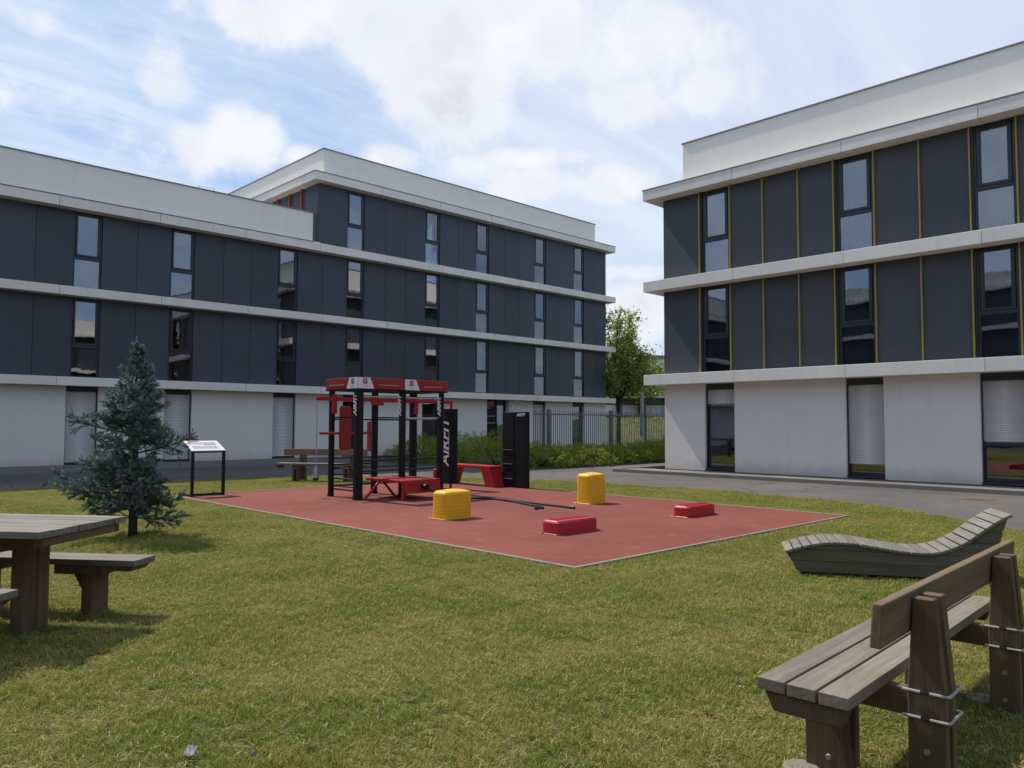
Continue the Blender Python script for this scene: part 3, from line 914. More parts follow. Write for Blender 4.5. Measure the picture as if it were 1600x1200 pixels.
# entrance: dark panel, door leaf, house number sign
MB().box(25.56, 26.3, .12, .2, .22, zg).build('notice_panel', M['black_soft'], LB)
e = kids(LB)[-1]
nb = MB(); rg = random.Random(3)
for zz_, n in ((2.35, 3), (1.95, 6), (1.62, 6)):
    for k in range(n): nb.box(25.63 + k * .095, 25.63 + k * .095 + rg.uniform(.05, .085), .115, .119, zz_, zz_ + rg.uniform(.03, .05))
nb.build('notice_lines', M['grey_print'], e)
MB().box(25.6, 26.1, .114, .119, 2.45, 2.70).build('notice_header', M['red_fin'], e)
MB().box(26.31, 27.01, .24, .3, .22, zg).build('entrance_door', M['frame'], LB)
e = kids(LB)[-1]
MB().box(26.42, 26.9, .232, .238, .5, 2.5).build('pane', M['glass'], e)
MB().tube([(26.46, .2, 1.1), (26.46, .2, 1.6)], .014, 6).build('handle', M['steel'], e)
MB().box(27.08, 27.5, -.025, .008, 2.28, 2.72).build('number_sign', M['far_white'], LB)
e = kids(LB)[-1]
facing(obj('number', text_mesh('number', '1', .36, M['white_print'], .003, 0, .004), e), (27.29, -.03, 2.5), (1, 0, 0), (0, 0, 1))
cr = MB(); cr.tube([(27.29 + .17 * cos(t * pi / 12), -.028, 2.5 + .17 * sin(t * pi / 12)) for t in range(25)], .014, 5, False)
cr.build('number_ring', M['grey_print'], e)

# ---------------------------------------------------------------- right building (local x runs to the viewer's right = world -Y)
RX = 22.1
RB = thing('apartment_building', 'dark grey building with yellow upright fins and white ground floor on the right', 'building', (RX, 0, 0), -pi / 2)
RC, RE = -15.36, 11.5
QC, QB, QA = 3.262, 6.447, 9.605
RTH = .345
lines = [-13.92, -12.80, -11.67, -10.53, -9.46, -8.33, -7.15, -5.94, -4.90, -3.78, -2.66, -1.55, -.45, .68, 1.8, 2.92, 4.04, 5.15, 6.27, 7.38, 8.5, 9.6]
wins = [(-13.92, -12.80), (-9.46, -8.33), (-5.94, -4.90), (-1.55, -.45), (1.8, 2.92), (6.27, 7.38)]
MB().box(RC + .02, RE, .66, 12, 0, QA - .02).build('core_wall', M['header'], RB)
for li, (z0, z1) in enumerate(((QC + .004, QB - RTH - .004), (QB + .004, QA - RTH - .004))):
    bays = [(RC, lines[0])] + [(a, b) for a, b in zip(lines, lines[1:]) if (a, b) not in wins] + [(lines[-1], RE)]
    panels(RB, bays, z0, z1, M['panel_r'])
    bk = MB()
    for a, b in bays: bk.box(a + .04, b, .035, .64, z0, z1)
    bk.build('backing_wall', M['header'], RB)
    for x in lines: MB().box(x - .017, x + .017, -.07, -.002, z0, z1).build('fin', M['yellow_fin'], RB)
    for k, (a, b) in enumerate(wins):
        cur = (.94, .94, .03, M['curtain'], .03) if li == 1 else ((.94, .94, .03, M['curtain_d'], .03) if k in (1, 2, 4) else None)
        wnd = window(RB, a + .08, b - .05, z0, z1, z0 + 1.16, .16, cur, k * 7 + li, li == 0 and k == 0)
        MB().box(a + .026, a + .078, .0, .34, z0, z1).box(b - .048, b - .026, .0, .34, z0, z1).build('window_jamb', M['frame'], RB)
for zt_ in (QC, QB):
    units(RB, 'floor_slab', RC - .5, RE, -.5, .64, zt_ - RTH, zt_, 3.55, M['slab'])
    MB().box(RC - .5, RC + .02, .652, 12, zt_ - RTH, zt_).build('floor_slab', M['slab'], RB)
units(RB, 'roof_slab', RC - .5, RE, -.5, .64, QA - RTH, QA, 3.55, M['slab'])
MB().box(RC - .5, RC + .02, .652, 12, QA - RTH, QA).build('roof_slab', M['slab'], RB)
MB().box(RC - .515, RE, -.515, -.46, QA + .001, QA + .035).box(RC - .515, RC - .46, -.459, 12, QA + .001, QA + .035).build('flashing', M['flash'], RB)
MB().box(RC, RC + .03, .031, 12, QC, QA - RTH).build('end_wall', M['panel_r'], RB)
MB().box(-14.75, RE, .3, .6, QA + .037, 11.165).box(-14.75, -14.45, .6, 11.5, QA + .037, 11.165).build('parapet', M['parapet'], RB)
MB().box(-14.79, RE, .262, .64, 11.167, 11.203).box(-14.79, -14.41, .641, 11.5, 11.167, 11.203).build('coping', M['flash'], RB)
MB().box(RC, RE, .66, 12, QA - .015, QA + .03).build('roof', M['plinth'], RB)
rop = [(-13.80, -12.74), (-9.24, -8.20), (-5.86, -4.86), (-1.5, -.48), (1.85, 2.88), (6.3, 7.34)]
zg = QC - RTH - .003; zb = .125
edges = [RC + .0] + [v for c in rop for v in c] + [RE]
for i in range(0, len(edges), 2): MB().box(edges[i], edges[i + 1], .01, .64, .10, zg).build('wall', M['white_wall'], RB, .008, 1)
for (a, b), st in zip(rop, (2.26, .50, 1.19, .5, .3, 1.2)): ground_opening(RB, a, b, zb, zg, .19, st, M['shutter'], .05)
MB().box(RC, RE, .03, .64, -.05, .098).build('plinth', M['plinth'], RB)
# white and red shapes behind the third door's glass, standing in for its reflections
MB().hexa([(-5.62, .3, .24), (-5.2, .3, .24), (-5.2, .42, .24), (-5.62, .42, .24)], [(-5.66, .3, .72), (-5.6, .3, .72), (-5.6, .42, .72), (-5.66, .42, .72)]).build('white_reflection', M['curtain'], RB)
MB().box(-5.3, -4.95, .32, .8, .24, .42).build('red_reflection', M['red_cloth'], RB, .05, 3)

# wings on the other sides of the courtyard (behind the camera; the windows mirror them)
def plain_wing(label, loc, rz, length, h, seed):
    t = thing('courtyard_wing', label, 'building', loc, rz)
    MB().box(0, length, .3, 10, 0, h).build('core_wall', M['panel'], t)
    n = int(length / 3.6); rg = random.Random(seed)
    me = MB().box(0, .9, -.02, .295, 0, 2.3).mesh('window', M['frame'])
    for k in range(int(h / 3)):
        z = 3.0 * k
        MB().box(0, length, -.4, .29, z + 2.75, z + 3.03).build('floor_slab', M['slab'], t)
        for i in range(n): obj('window', me, t, loc=(1.2 + 3.6 * i, .1, z + .35))
    MB().box(0, length, -.1, .2, h, h + 1.1).build('parapet', M['parapet'], t)
    MB().box(0, length, .285, .298, 0.2, 2.7).build('white_wall', M['white_wall'], t)
    return t


plain_wing('low courtyard wing mirrored in the lower windows of the long building', (24, -16, 0), pi, 46, 9.05, 1)
plain_wing('west courtyard wing mirrored in the windows of the right building', (-22, -16, 0), pi / 2, 60, 12.05, 2)

# ================================================================== BEYOND THE FENCE
def bank_h(x, y):
    t = max(0, min(1, (x - 34) / 13)); t = t * t * (3 - 2 * t)
    return -.02 + 2.1 * t
bm = MB(); nx, ny = 44, 40
vs = [(23 + 100 * i / nx, 17.2 + 100 * j / ny) for i in range(nx + 1) for j in range(ny + 1)]
bm.add([(x, y, bank_h(x, y) + .08 * mnoise.noise(Vector((x * .4, y * .4, 1)))) for x, y in vs],
       [(i * (ny + 1) + j, (i + 1) * (ny + 1) + j, (i + 1) * (ny + 1) + j + 1, i * (ny + 1) + j + 1) for i in range(nx) for j in range(ny)])
bm.smooth = True
struct(bm.build('grass_bank', M['bank']))
# tufts that roughen the bank
tf = MB(); rg = random.Random(4)
for i in range(5200):
    x = rg.uniform(27, 50); y = rg.uniform(20.5, 38)
    d = x * FW.x + y * FW.y; l = x * RT.x + y * RT.y
    if not (33 < d < 60 and 2 < l < 13) or (x < 35.5 and y > 27): continue
    z = bank_h(x, y); h = rg.uniform(.05, .18); a = rg.uniform(0, 6.28); s = .05
    tf.add([(x - s * cos(a), y - s * sin(a), z - .03), (x + s * cos(a), y + s * sin(a), z - .03), (x + rg.uniform(-.1, .1), y + rg.uniform(-.1, .1), z + h)], [(0, 1, 2)], (rg.random(), rg.random(), 0))
o = tf.build('bank_grass', M['blade']); o['kind'] = 'stuff'; o['label'] = 'rough dry grass growing on the bank beyond the fence'

# picket fence
FYY = 21.3
fence = thing('picket_fence', 'grey metal picket fence standing behind the green shrubs', 'fence', (21.75, FYY, 0))
pk = MB(); pk.bar((0, 0, .1), (0, 0, 2.1), .022, .022).add([(-.011, -.011, 2.1), (.011, -.011, 2.1), (.011, .011, 2.1), (-.011, .011, 2.1), (0, 0, 2.15)], [(0, 1, 4), (1, 2, 4), (2, 3, 4), (3, 0, 4)])
pme = pk.mesh('picket', M['fence'])
for k in range(72):
    x = .06 + k * .128
    if abs(x - .95) < .08 or abs(x - 4.9) < .2 or abs(x - 7.4) < .07: continue
    obj('picket', pme, fence, loc=(x, 0, 0))
for x, s in ((0.95, .11), (4.9, .2), (7.4, .06), (9.4, .08)):
    MB().box(x - s / 2, x + s / 2, -.06, .06, -.02, 2.17).box(x - s / 2 - .01, x + s / 2 + .01, -.07, .07, 2.17, 2.185).build('post', M['fence'], fence, .006, 1)
for z in (.25, 1.98): MB().box(0, 9.4, -.034, -.012, z - .025, z + .025).build('rail', M['fence'], fence)


# bicycle shelter far beyond the fence
def at(d, x, z=0.0):
    l = (x - 800) / 1215 * d
    p = Vector((FW.x, FW.y, 0)).normalized() * d + Vector((RT.x, RT.y, 0)).normalized() * l
    return Vector((p.x, p.y, z))
sd = 60
sh = thing('open_shelter', 'long flat-roofed shelter with a low white wall far beyond the fence', 'shelter', tuple(at(sd, 990, 2.1)), YAW - pi / 2)
sh.scale = (1.18, 1.18, 1.18)
MB().box(-1.9, 5, -.4, 2.6, 1.28, 1.44).build('roof', M['far_white'], sh)
me = MB().box(-.1, .1, -.1, .1, -.3, 1.27).mesh('post', M['far_grey'])
for k in range(5): obj('post', me, sh, loc=(-.85 + k * 1.55, 0, 0))
me = MB().box(.01, .76, 0, .08, .1, .82).mesh('wall_panel', M['far_white'])
for k in range(9): obj('wall_panel', me, sh, loc=(-1.9 + k * .77, .3, 0))
MB().box(-1.9, 5, .32, .36, .86, 1.24).build('glazing', M['far_grey'], sh)
MB().box(-1.9, 5, 2.3, 2.4, -.3, 1.27).build('rear_wall', M['far_grey'], sh)

tag(MB().tube([at(44, 1003, .9), at(44, 1003, 3.4)], [.11, .09], 10).build('grey_column', M['grey_post']), 'plain pale grey column on the bank beyond the fence', 'column')
sp = MB(); rg = random.Random(9); n = 18
c0 = at(43, 1033, bank_h(*at(43, 1033)[:2]) - .1)
ring = [(c0.x, c0.y, c0.z + .75)]
fs = []
for r_, hh in ((.35, .62), (.8, .3), (1.25, 0)):
    for k in range(n):
        a = 2 * pi * k / n; rr = r_ * rg.uniform(.8, 1.2)
        ring.append((c0.x + rr * cos(a), c0.y + rr * sin(a), c0.z + hh * rg.uniform(.8, 1.2)))
fs += [(0, 1 + k, 1 + (k + 1) % n) for k in range(n)]
for r_ in range(2): fs += [(1 + r_ * n + k, 1 + (r_ + 1) * n + k, 1 + (r_ + 1) * n + (k + 1) % n, 1 + r_ * n + (k + 1) % n) for k in range(n)]
sp.add(ring, fs); tag(sp.build('earth_heap', M['sand']), 'small sandy heap on the bank beside the right building', 'heap')
# far apartment block
fbk = thing('far_building', 'white block with a dark window band far behind the leafy tree', 'building', tuple(at(95, 1040, 2.0)), YAW - pi / 2)
MB().box(-2.6, 14, 0, 10, -2, 7.6).build('wall', M['far_white'], fbk)
MB().box(-2.9, 14.3, -.4, 10.3, 7.6, 8.0).build('roof', M['far_grey'], fbk)
me = MB().box(0, 2.6, -.03, .05, 0, 1.3).mesh('window', M['frame'])
for k in range(4):
    for j in range(2): obj('window', me, fbk, loc=(-1.8 + 3.6 * k, 0, 4.6 - 3.0 * j))
MB().box(-2.6, 14, -.5, -.035, 3.9, 4.3).build('balcony_slab', M['far_white'], fbk)


# ================================================================== PLANTS
def leaf(b, p, d, up, ln, wd, tint):
    """one pointed leaf from p along d"""
    r = d.cross(up)
    if r.length < 1e-4: r = d.cross(Vector((1, 0, 0)))
    r = r.normalized() * (wd / 2)
    m = p + d * (ln * .5)
    b.add([p, m + r, p + d * ln, m - r], [(0, 1, 2, 3)], tint)


def rvec(rg):
    while True:
        v = Vector((rg.uniform(-1, 1), rg.uniform(-1, 1), rg.uniform(-1, 1)))
        if .05 < v.length < 1: return v.normalized()


def spruce(loc, h):
    t = thing('blue_spruce', 'young blue-green spruce tree standing on the lawn behind the picnic table', 'tree', loc)
    rg = random.Random(21)
    tr = MB(); tr.tube([(0, 0, -.05), (.0, 0, .4), (.01, .01, 1.2), (0, .02, 2.1), (-.01, .03, h - .05)], [.062, .055, .040, .020, .006], 9)
    cr = MB()

    def twig(p, d, ln, dens):
        """a shoot bristling with needles"""
        n = int(ln * dens)
        q = p.copy()
        u = d.cross(Vector((0, 0, 1)))
        u = u.normalized() if u.length > .01 else Vector((1, 0, 0))
        v = u.cross(d)
        sh_ = rg.random()
        for i in range(n):
            s = (i + rg.random()) / n
            a = rg.uniform(0, 2 * pi)
            rad = u * cos(a) + v * sin(a)
            nd = (d * rg.uniform(.45, .9) + rad * .8).normalized()
            leaf(cr, p + d * (ln * s), nd, rad, rg.uniform(.024, .040) * (1.1 - .3 * s), .0075, (min(1, max(0, sh_ * .5 + rg.random() * .5)), 0, 0))

    prof = [(0.0, .7), (.28, 1.08), (.5, 1.0), (.85, .95), (1.25, .98), (1.6, .85), (1.85, .72), (2.05, .50), (2.2, .34), (2.4, .20), (2.6, .12), (2.8, .05)]

    def R(z):
        for (a, ra), (b, rb) in zip(prof, prof[1:]):
            if a <= z <= b: return ra + (rb - ra) * (z - a) / (b - a)
        return .05
    z = .26; kk = 0
    while z < h - .12:
        a = kk * 2.39996 + rg.uniform(-.5, .5); kk += 1
        zz0 = z
        ln = (.88 - .10 * cos(a - 5.51)) * R(zz0 + .06) * rg.choice([.5, .62, .75, .9, 1.05, 1.18]) * rg.uniform(.92, 1.05)
        if z < 1.0: ln *= 1 - .32 * max(0.0, cos(a - 5.51))
        el0 = -.06 + .42 * (zz0 / h) + rg.uniform(-.16, .16)
        pts = []; p = Vector((0, 0, zz0)); ns = 7; sway = rg.uniform(-.25, .25)
        for i in range(ns + 1):
            s = i / ns
            el = el0 - .10 * sin(s * pi) + .6 * s * s
            az = a + sway * s
            pts.append(p.copy())
            p = p + Vector((cos(az) * cos(el), sin(az) * cos(el), sin(el))) * (ln / ns)
        tr.tube(pts, [.013 * (1 - .85 * i / ns) * (ln + .25) for i in range(ns + 1)], 5, False)
        for i in range(ns):
            s = (i + .5) / ns
            d = (pts[i + 1] - pts[i]).normalized()
            if s > .12: twig(pts[i], d, (pts[i + 1] - pts[i]).length * 1.2, 600)
            if s < .14: continue
            for m_ in range(4 if s > .3 else 2):
                roll = rg.uniform(0, 2 * pi)
                u_ = d.cross(Vector((0, 0, 1))).normalized(); v_ = u_.cross(d)
                # side shoots mostly to the sides and upwards, a few hang below
                rad = u_ * cos(roll) + v_ * (sin(roll) * .75 + .12)
                l2 = ln * .30 * (1.2 - s) * rg.uniform(.7, 1.25) + .05
                dd = (d * rg.uniform(.6, 1.1) + rad * .9).normalized()
                b0 = pts[i] + (pts[i + 1] - pts[i]) * rg.random()
                twig(b0, dd, l2, 560)
                if l2 > .15:
                    for q_ in range(2):
                        d3 = (dd + rvec(rg) * .8).normalized()
                        twig(b0 + dd * l2 * rg.uniform(.35, .7), d3, l2 * .5, 560)
        z += rg.uniform(.017, .036) * (1.0 if z < 2.0 else 1.2)
    twig(Vector((-.01, .03, h - .3)), Vector((0, 0, 1)), .32, 700)
    for k in range(5):
        a = k * 1.26; twig(Vector((0, .03, h - .16)), Vector((cos(a), sin(a), .9)).normalized(), .11, 600)
    tr.smooth = True
    tr.build('trunk', M['bark'], t); cr.build('crown', M['needle'], t)


spruce((3.85, 11.63, 0), 2.80)


def shrub(loc, rx, ry, h, n, label, seed, rz=0.0):
    t = thing('spreading_shrub', label, 'shrub', loc, rz, 'low shrubs along the path')
    rg = random.Random(seed); b = MB(); st = MB()
    for i in range(26):
        a = rg.uniform(0, 6.28); s = rg.uniform(.3, .8)
        st.tube([(0, 0, 0), (rx * s * cos(a) * .5, ry * s * sin(a) * .5, h * .45), (rx * s * cos(a), ry * s * sin(a), h * (.85 - .5 * s))], [.02, .012, .005], 4, False)
    for i in range(n):
        # sprays over and inside the mound
        a = rg.uniform(0, 2 * pi); s = sqrt(rg.random()); lump = 1 + .28 * mnoise.noise(Vector((cos(a) * 2 + seed, sin(a) * 2, s * 3)))
        x = rx * s * cos(a) * lump; y = ry * s * sin(a) * lump
        top = h * sqrt(max(0.0, 1 - s * s)) * (1 + .35 * mnoise.noise(Vector((x * 1.7, y * 1.7, seed)))) + .03
        z = top * (rg.random() ** .45)
        out = Vector((x / rx, y / ry, .9)).normalized()
        d = (out + rvec(rg) * .75).normalized()
        p = Vector((x, y, z)); ln = rg.uniform(.12, .30); tn = rg.random()
        for k in range(5):
            s_ = k / 5
            q = p + d * (ln * s_) - Vector((0, 0, .10 * s_ * s_))
            dl = (d + rvec(rg) * .8).normalized()
            leaf(b, q, dl, rvec(rg), rg.uniform(.06, .11), .026, (min(1, tn * .6 + rg.random() * .4), 0, 0))
    st.build('stem', M['bark'], t); b.build('foliage', M['shrub_leaf'], t)


for i, (x, y, rx, ry, h, lab) in enumerate([
        (20.5, 26.3, 1.5, 1.7, 1.0, 'dark shrub at the left end of the shrub bed, nearest the rig posts'),
        (20.6, 24.0, 1.7, 1.6, 1.15, 'dark tall shrub seen between the rig posts and the lettered black box'),
        (20.4, 21.9, 1.6, 1.5, 1.10, 'dark green shrub between the lettered black box and the climbing board'),
        (21.2, 20.3, 1.5, 1.3, .78, 'shrub just right of the black climbing board, below the fence end'),
        (23.0, 19.9, 1.6, 1.1, .72, 'bright green low shrub in front of the second fence post'),
        (24.9, 20.1, 1.5, 1.0, .68, 'bright green low shrub in front of the dark door behind the fence'),
        (26.6, 20.2, 1.4, 1.0, .70, 'low shrub at the foot of the thick fence post'),
        (28.2, 20.1, 1.3, 1.0, .78, 'low shrub between the thick fence post and the right building'),
        (29.8, 20.2, 1.3, 1.0, .95, 'rightmost shrub, touching the corner of the right building in view')]):
    shrub((x, y, -.02), rx, ry, h * 1.02, 1500, lab, 40 + i)
# soil under the shrubs
sheet('planting_bed', [(18.9, 27.8), (18.9, 23.0), (19.2, 20.9), (20.2, 19.3), (22, 18.9), (24.5, 19.1), (31, 19.1), (31, 21.6), (22.3, 21.6), (22, 27.8)], -.004, M['earth'])


def broad_tree(label, loc, h, r, zc, seed, nleaf, airy, leaf_s=.16, cat_group=None, zmin=0.0):
    t = thing('broadleaf_tree', label, 'tree', loc, 0, cat_group)
    rg = random.Random(seed); tr = MB(); cr = MB()
    tr.tube([(0, 0, -.4), (.05, 0, zc * .5), (0, .05, zc)], [.17, .13, .10], 8)
    tips = []
    nl = 34
    for k in range(nl):
        a = rg.uniform(0, 6.28); lift = rg.uniform(.25, 1.45); ln = (h - zc * .6) * rg.uniform(.45, .95) if lift > 1.0 else r * rg.uniform(.7, 1.1)
        z0 = zc * rg.uniform(.6, 1.05); p = Vector((0, 0, z0)); pts = [p.copy()]
        for i in range(5):
            d = Vector((cos(a) * cos(lift), sin(a) * cos(lift), sin(lift))) + rvec(rg) * .22
            p = p + d.normalized() * (ln / 5); lift = min(1.5, lift + .06)
            if p.z > h: p.z = h
            pts.append(p.copy())
        tr.tube(pts, [.06 * (1 - i / 6) + .008 for i in range(6)], 5, False)
        for i in range(2, 6):
            tips.append((pts[i], i))
            for q in range(2):
                e = pts[i] + rvec(rg) * rg.uniform(.3, .7)
                tr.tube([pts[i], e], [.018, .006], 3, False); tips.append((e, i + 1))
    for i in range(nleaf):
        p, lv = rg.choice(tips)
        hi = (p.z - zc) / max(.1, h - zc)
        if hi > .45 and rg.random() < airy * hi: continue
        q = p + rvec(rg) * abs(rg.gauss(0, .55 if hi < .45 else .24))
        if q.z < zmin + .25 * mnoise.noise(q * 1.3): continue
        d = (rvec(rg) + Vector((0, 0, -.2))).normalized()
        leaf(cr, q, d, rvec(rg), leaf_s * rg.uniform(.7, 1.3), leaf_s * .55, (rg.random(), 0, 0))
    tr.build('trunk', M['bark'], t); cr.build('crown', M['tree_leaf'], t)


p = at(46, 966); broad_tree('leafy tree with bare-looking upright top shoots between the two buildings', (p.x, p.y, bank_h(p.x, p.y)), 8.0, 3.2, 3.4, 5, 30000, .62, .16, None, 3.1)
p = at(60, 1000); broad_tree('round dark tree beyond the shelter, left of the far white block', (p.x, p.y, 2.1), 4.6, 2.6, 1.9, 8, 9000, .2, .2)
p = at(66, 1030); broad_tree('small tree beyond the shelter against the right building edge', (p.x, p.y, 2.1), 4.3, 2.0, 1.8, 12, 6000, .2, .2)

# ================================================================== THE EXERCISE RIG
rig = thing('exercise_rig', 'black and red outdoor exercise rig with six posts on the red pad', 'exercise rig', (0, 0, 0))
rig.location = (8.95, 13.8, .022)
GX = (0.0, 1.11, 2.19); GY = (0.0, 1.05)
H0, H1 = 2.30, 2.53


def rpost(x, y, s, text_side=None):
    c = s * .22; a = s / 2
    poly = [(-a + c, -a), (a - c, -a), (a, -a + c), (a, a - c), (a - c, a), (-a + c, a), (-a, a - c), (-a, -a + c)]
    o = MB().prism([(x + px, y + py) for px, py in poly], 0, H0 + .02).build('post', M['black'], rig, .006, 1)
    MB().prism([(x + px * 1.12, y + py * 1.12) for px, py in poly], 0, .05).build('foot', M['black'], o)
    return o


postA = rpost(GX[0], GY[1], .115); postB = rpost(GX[0], GY[0], .175); postC = rpost(GX[1], GY[1], .135)
postD = rpost(GX[1], GY[0], .135); postE = rpost(GX[2], GY[1], .165); postF = rpost(GX[2], GY[0], .11)
tx = text_mesh('lettering', 'AIRFIT', .155, M['white_print'], .002, .2, .004)
for po, x, y, s in ((postB, GX[0], GY[0], .175), (postD, GX[1], GY[0], .135), (postF, GX[2], GY[0], .11)):
    facing(obj('lettering', tx, po), (x - s / 2 - .003, y, 1.96), (0, 0, 1), (0, 1, 0))
facing(obj('lettering', text_mesh('lettering', 'A', .09, M['white_print'], .002), postD), (GX[1] - .07, GY[0], .35), (0, -1, 0), (0, 0, 1))


def fascia(p0, p1, nrm, white):
    """red header board from p0 to p1 with a white trapezoid at its p0 (or p1) end"""
    p0 = Vector(p0); p1 = Vector(p1); n = Vector(nrm); d = (p1 - p0); L_ = d.length; d.normalize(); upv = Vector((0, 0, 1))
    b = MB(); b.hexa([p0 + upv * H0, p1 + upv * H0, p1 - n * .05 + upv * H0, p0 - n * .05 + upv * H0], [p0 + upv * H1, p1 + upv * H1, p1 - n * .05 + upv * H1, p0 - n * .05 + upv * H1])
    o = b.build('fascia', M['red_fascia'], rig, .006, 2)
    MB().hexa([p0 + n * .002 + upv * (H0 - .03), p1 + n * .002 + upv * (H0 - .03), p1 - n * .06 + upv * (H0 - .03), p0 - n * .06 + upv * (H0 - .03)],
              [p0 + n * .002 + upv * (H0 - .003), p1 + n * .002 + upv * (H0 - .003), p1 - n * .06 + upv * (H0 - .003), p0 - n * .06 + upv * (H0 - .003)]).build('lower_trim', M['black'], o)
    wl = .40
    s, e_ = (p0, d) if white == 0 else (p1, -d)
    q = MB()
    pts = [s + n * .003 + upv * H0, s + e_ * wl + n * .003 + upv * H0, s + e_ * (wl - .10) + n * .003 + upv * H1, s + n * .003 + upv * H1]
    pts2 = [x + n * .006 for x in pts]
    q.add(pts + pts2, [(0, 1, 2, 3), (7, 6, 5, 4), (0, 4, 5, 1), (1, 5, 6, 2), (2, 6, 7, 3), (3, 7, 4, 0)])
    wp = q.build('white_plate', M['white_print'], o)

    def mark(mname, m, quads):
        g = MB()
        for u0, u1, z0, z1, tp in quads:
            cx = wl * .44
            a = [s + e_ * (cx + u0) + n * .010 + upv * (H0 + z0), s + e_ * (cx + u1) + n * .010 + upv * (H0 + z0), s + e_ * (cx + u1 - tp) + n * .010 + upv * (H0 + z1), s + e_ * (cx + u0 + tp) + n * .010 + upv * (H0 + z1)]
            g.add(a + [x + n * .002 for x in a], [(0, 1, 2, 3), (7, 6, 5, 4), (0, 4, 5, 1), (1, 5, 6, 2), (2, 6, 7, 3), (3, 7, 4, 0)])
        g.build(mname, m, o)
    mark('emblem', M['red'], [(-.05, -.022, .115, .195, .0), (.022, .05, .115, .195, .0), (-.045, .045, .185, .212, .02), (-.03, .03, .145, .16, 0)])
    mark('emblem_base', M['black'], [(-.055, .055, .10, .122, .012)])
    rg = random.Random(int(p0.x * 10)); u = -.06; bars = []
    while u < .06:
        w_ = rg.uniform(.008, .018); bars.append((u, u + w_, .04, .055, 0)); u += w_ + .006
    mark('small_print', M['grey_print'], bars)
    # the thin pale line of small print on the red
    g = MB(); u = wl + .12
    while u < L_ - .16:
        w_ = rg.uniform(.02, .045); zc_ = H0 + .085
        a = [s + e_ * u + n * .003 + upv * (zc_ - .012), s + e_ * (u + w_) + n * .003 + upv * (zc_ - .012), s + e_ * (u + w_) + n * .003 + upv * (zc_ + .012), s + e_ * u + n * .003 + upv * (zc_ + .012)]
        g.add(a + [x + n * .003 for x in a], [(0, 1, 2, 3), (7, 6, 5, 4), (0, 4, 5, 1), (1, 5, 6, 2), (2, 6, 7, 3), (3, 7, 4, 0)])
        u += w_ + .008
    g.build('small_print', M['pink_print'], o)


off = .10
x0, x1, x2 = GX[0] - off, GX[1] - .02, GX[2] + off
y0, y1 = GY[0] - off, GY[1] + off
fascia((x0, y1, 0), (x0, y0 + .0005, 0), (-1, 0, 0), 1)
fascia((x0 + .0005, y0, 0), (x1, y0, 0), (0, -1, 0), 0)
fascia((x1 + .004, y0, 0), (x2, y0, 0), (0, -1, 0), 0)
fascia((x2, y0 + .06, 0), (x2, y1, 0), (1, 0, 0), 0)
fascia((x2 - .06, y1, 0), (x0 + .06, y1, 0), (0, 1, 0), 0)
# red arm along the rear posts, its left end carrying the hanging rope, its right end the upright of the lettered box
MB().bar((-.44, GY[1] - .10, 2.10), (3.30, GY[1] - .10, 2.10), .06, .085).build('arm', M['red'], rig, .008, 2)
for x in (GX[0], GX[2]):
    MB().box(x - .05, x + .05, GY[1] - .135, GY[1] - .06, 1.78, 2.2).build('arm_bracket', M['red'], rig, .006, 1)
MB().box(GX[1] - .16, GX[1] + .16, GY[1] - .13, GY[1] - .07, 1.98, 2.06).build('arm_bracket', M['red'], rig, .01, 1)
MB().bar((3.27, GY[1] - .10, 0), (3.27, GY[1] - .10, 2.14), .05, .05).build('arm_upright', M['red'], rig, .006, 1)


def rung(a, b, r=.017, m='black'):
    MB().tube([a, b], r, 8).build('rung', M[m], rig)


for z in (.17, .24, .40, .62): rung((0, 0, z), (0, GY[1], z))
for z in (.17, .40, .62): rung((0, GY[1], z + .06), (GX[1], GY[1], z + .06))
for xa, xb in ((GX[0], GX[1]), (GX[1], GX[2])):
    for z in (.58, .80): rung((xa, 0, z), (xb, 0, z))
    for z in (.60, .82, .22): rung((xa, GY[1], z), (xb, GY[1], z))
    rung((xa, 0, 2.13), (xb, 0, 2.13), .015, 'steel')
    rung((xa, GY[1], 1.66), (xb, GY[1], 1.66), .018)
for x in GX: rung((x, 0, 1.70), (x, GY[1], 1.70), .016)
rung((GX[1] + .2, .1, 1.68), (GX[2] - .05, .1, 1.68), .022, 'steel')
for y in GY: MB().box(-.05, GX[2] + .05, y - .03, y + .03, H0 - .02, H0 + .06).build('top_beam', M['black'], rig)
for x in GX: MB().box(x - .03, x + .03, .03, GY[1] - .03, H0 - .015, H0 + .055).build('top_beam', M['black'], rig)
# knee-raise station: red back pad, arm rests and side plate
b = MB(); nn = 10; pw, ph0, ph1 = .13, 1.0, 1.95; poly = []
for cx_, cz_, a0 in ((pw - .07, ph0 + .07, -pi / 2), (pw - .07, ph1 - .07, 0), (-pw + .07, ph1 - .07, pi / 2), (-pw + .07, ph0 + .07, pi)):
    for k in range(6): poly.append((cx_ + .07 * cos(a0 + k * pi / 10), cz_ + .07 * sin(a0 + k * pi / 10)))
n = len(poly)
for yy in (-.05, .05): b.v += [(.17 + px, .78 + yy, pz) for px, pz in poly]
b.f += [tuple(range(n)), tuple(range(2 * n - 1, n - 1, -1))] + [(i, n + i, n + (i + 1) % n, (i + 1) % n) for i in range(n)]; b.mi += [0] * (n + 2)
b.build('back_pad', M['red_fascia'], rig, .02, 3)
MB().bar((-.44, .80, 1.36), (.88, .86, 1.36), .05, .055).build('arm_rest', M['red'], rig, .012, 2)
MB().box(.86, .92, .90, .99, .95, 1.62).build('side_plate', M['red'], rig, .01, 2)

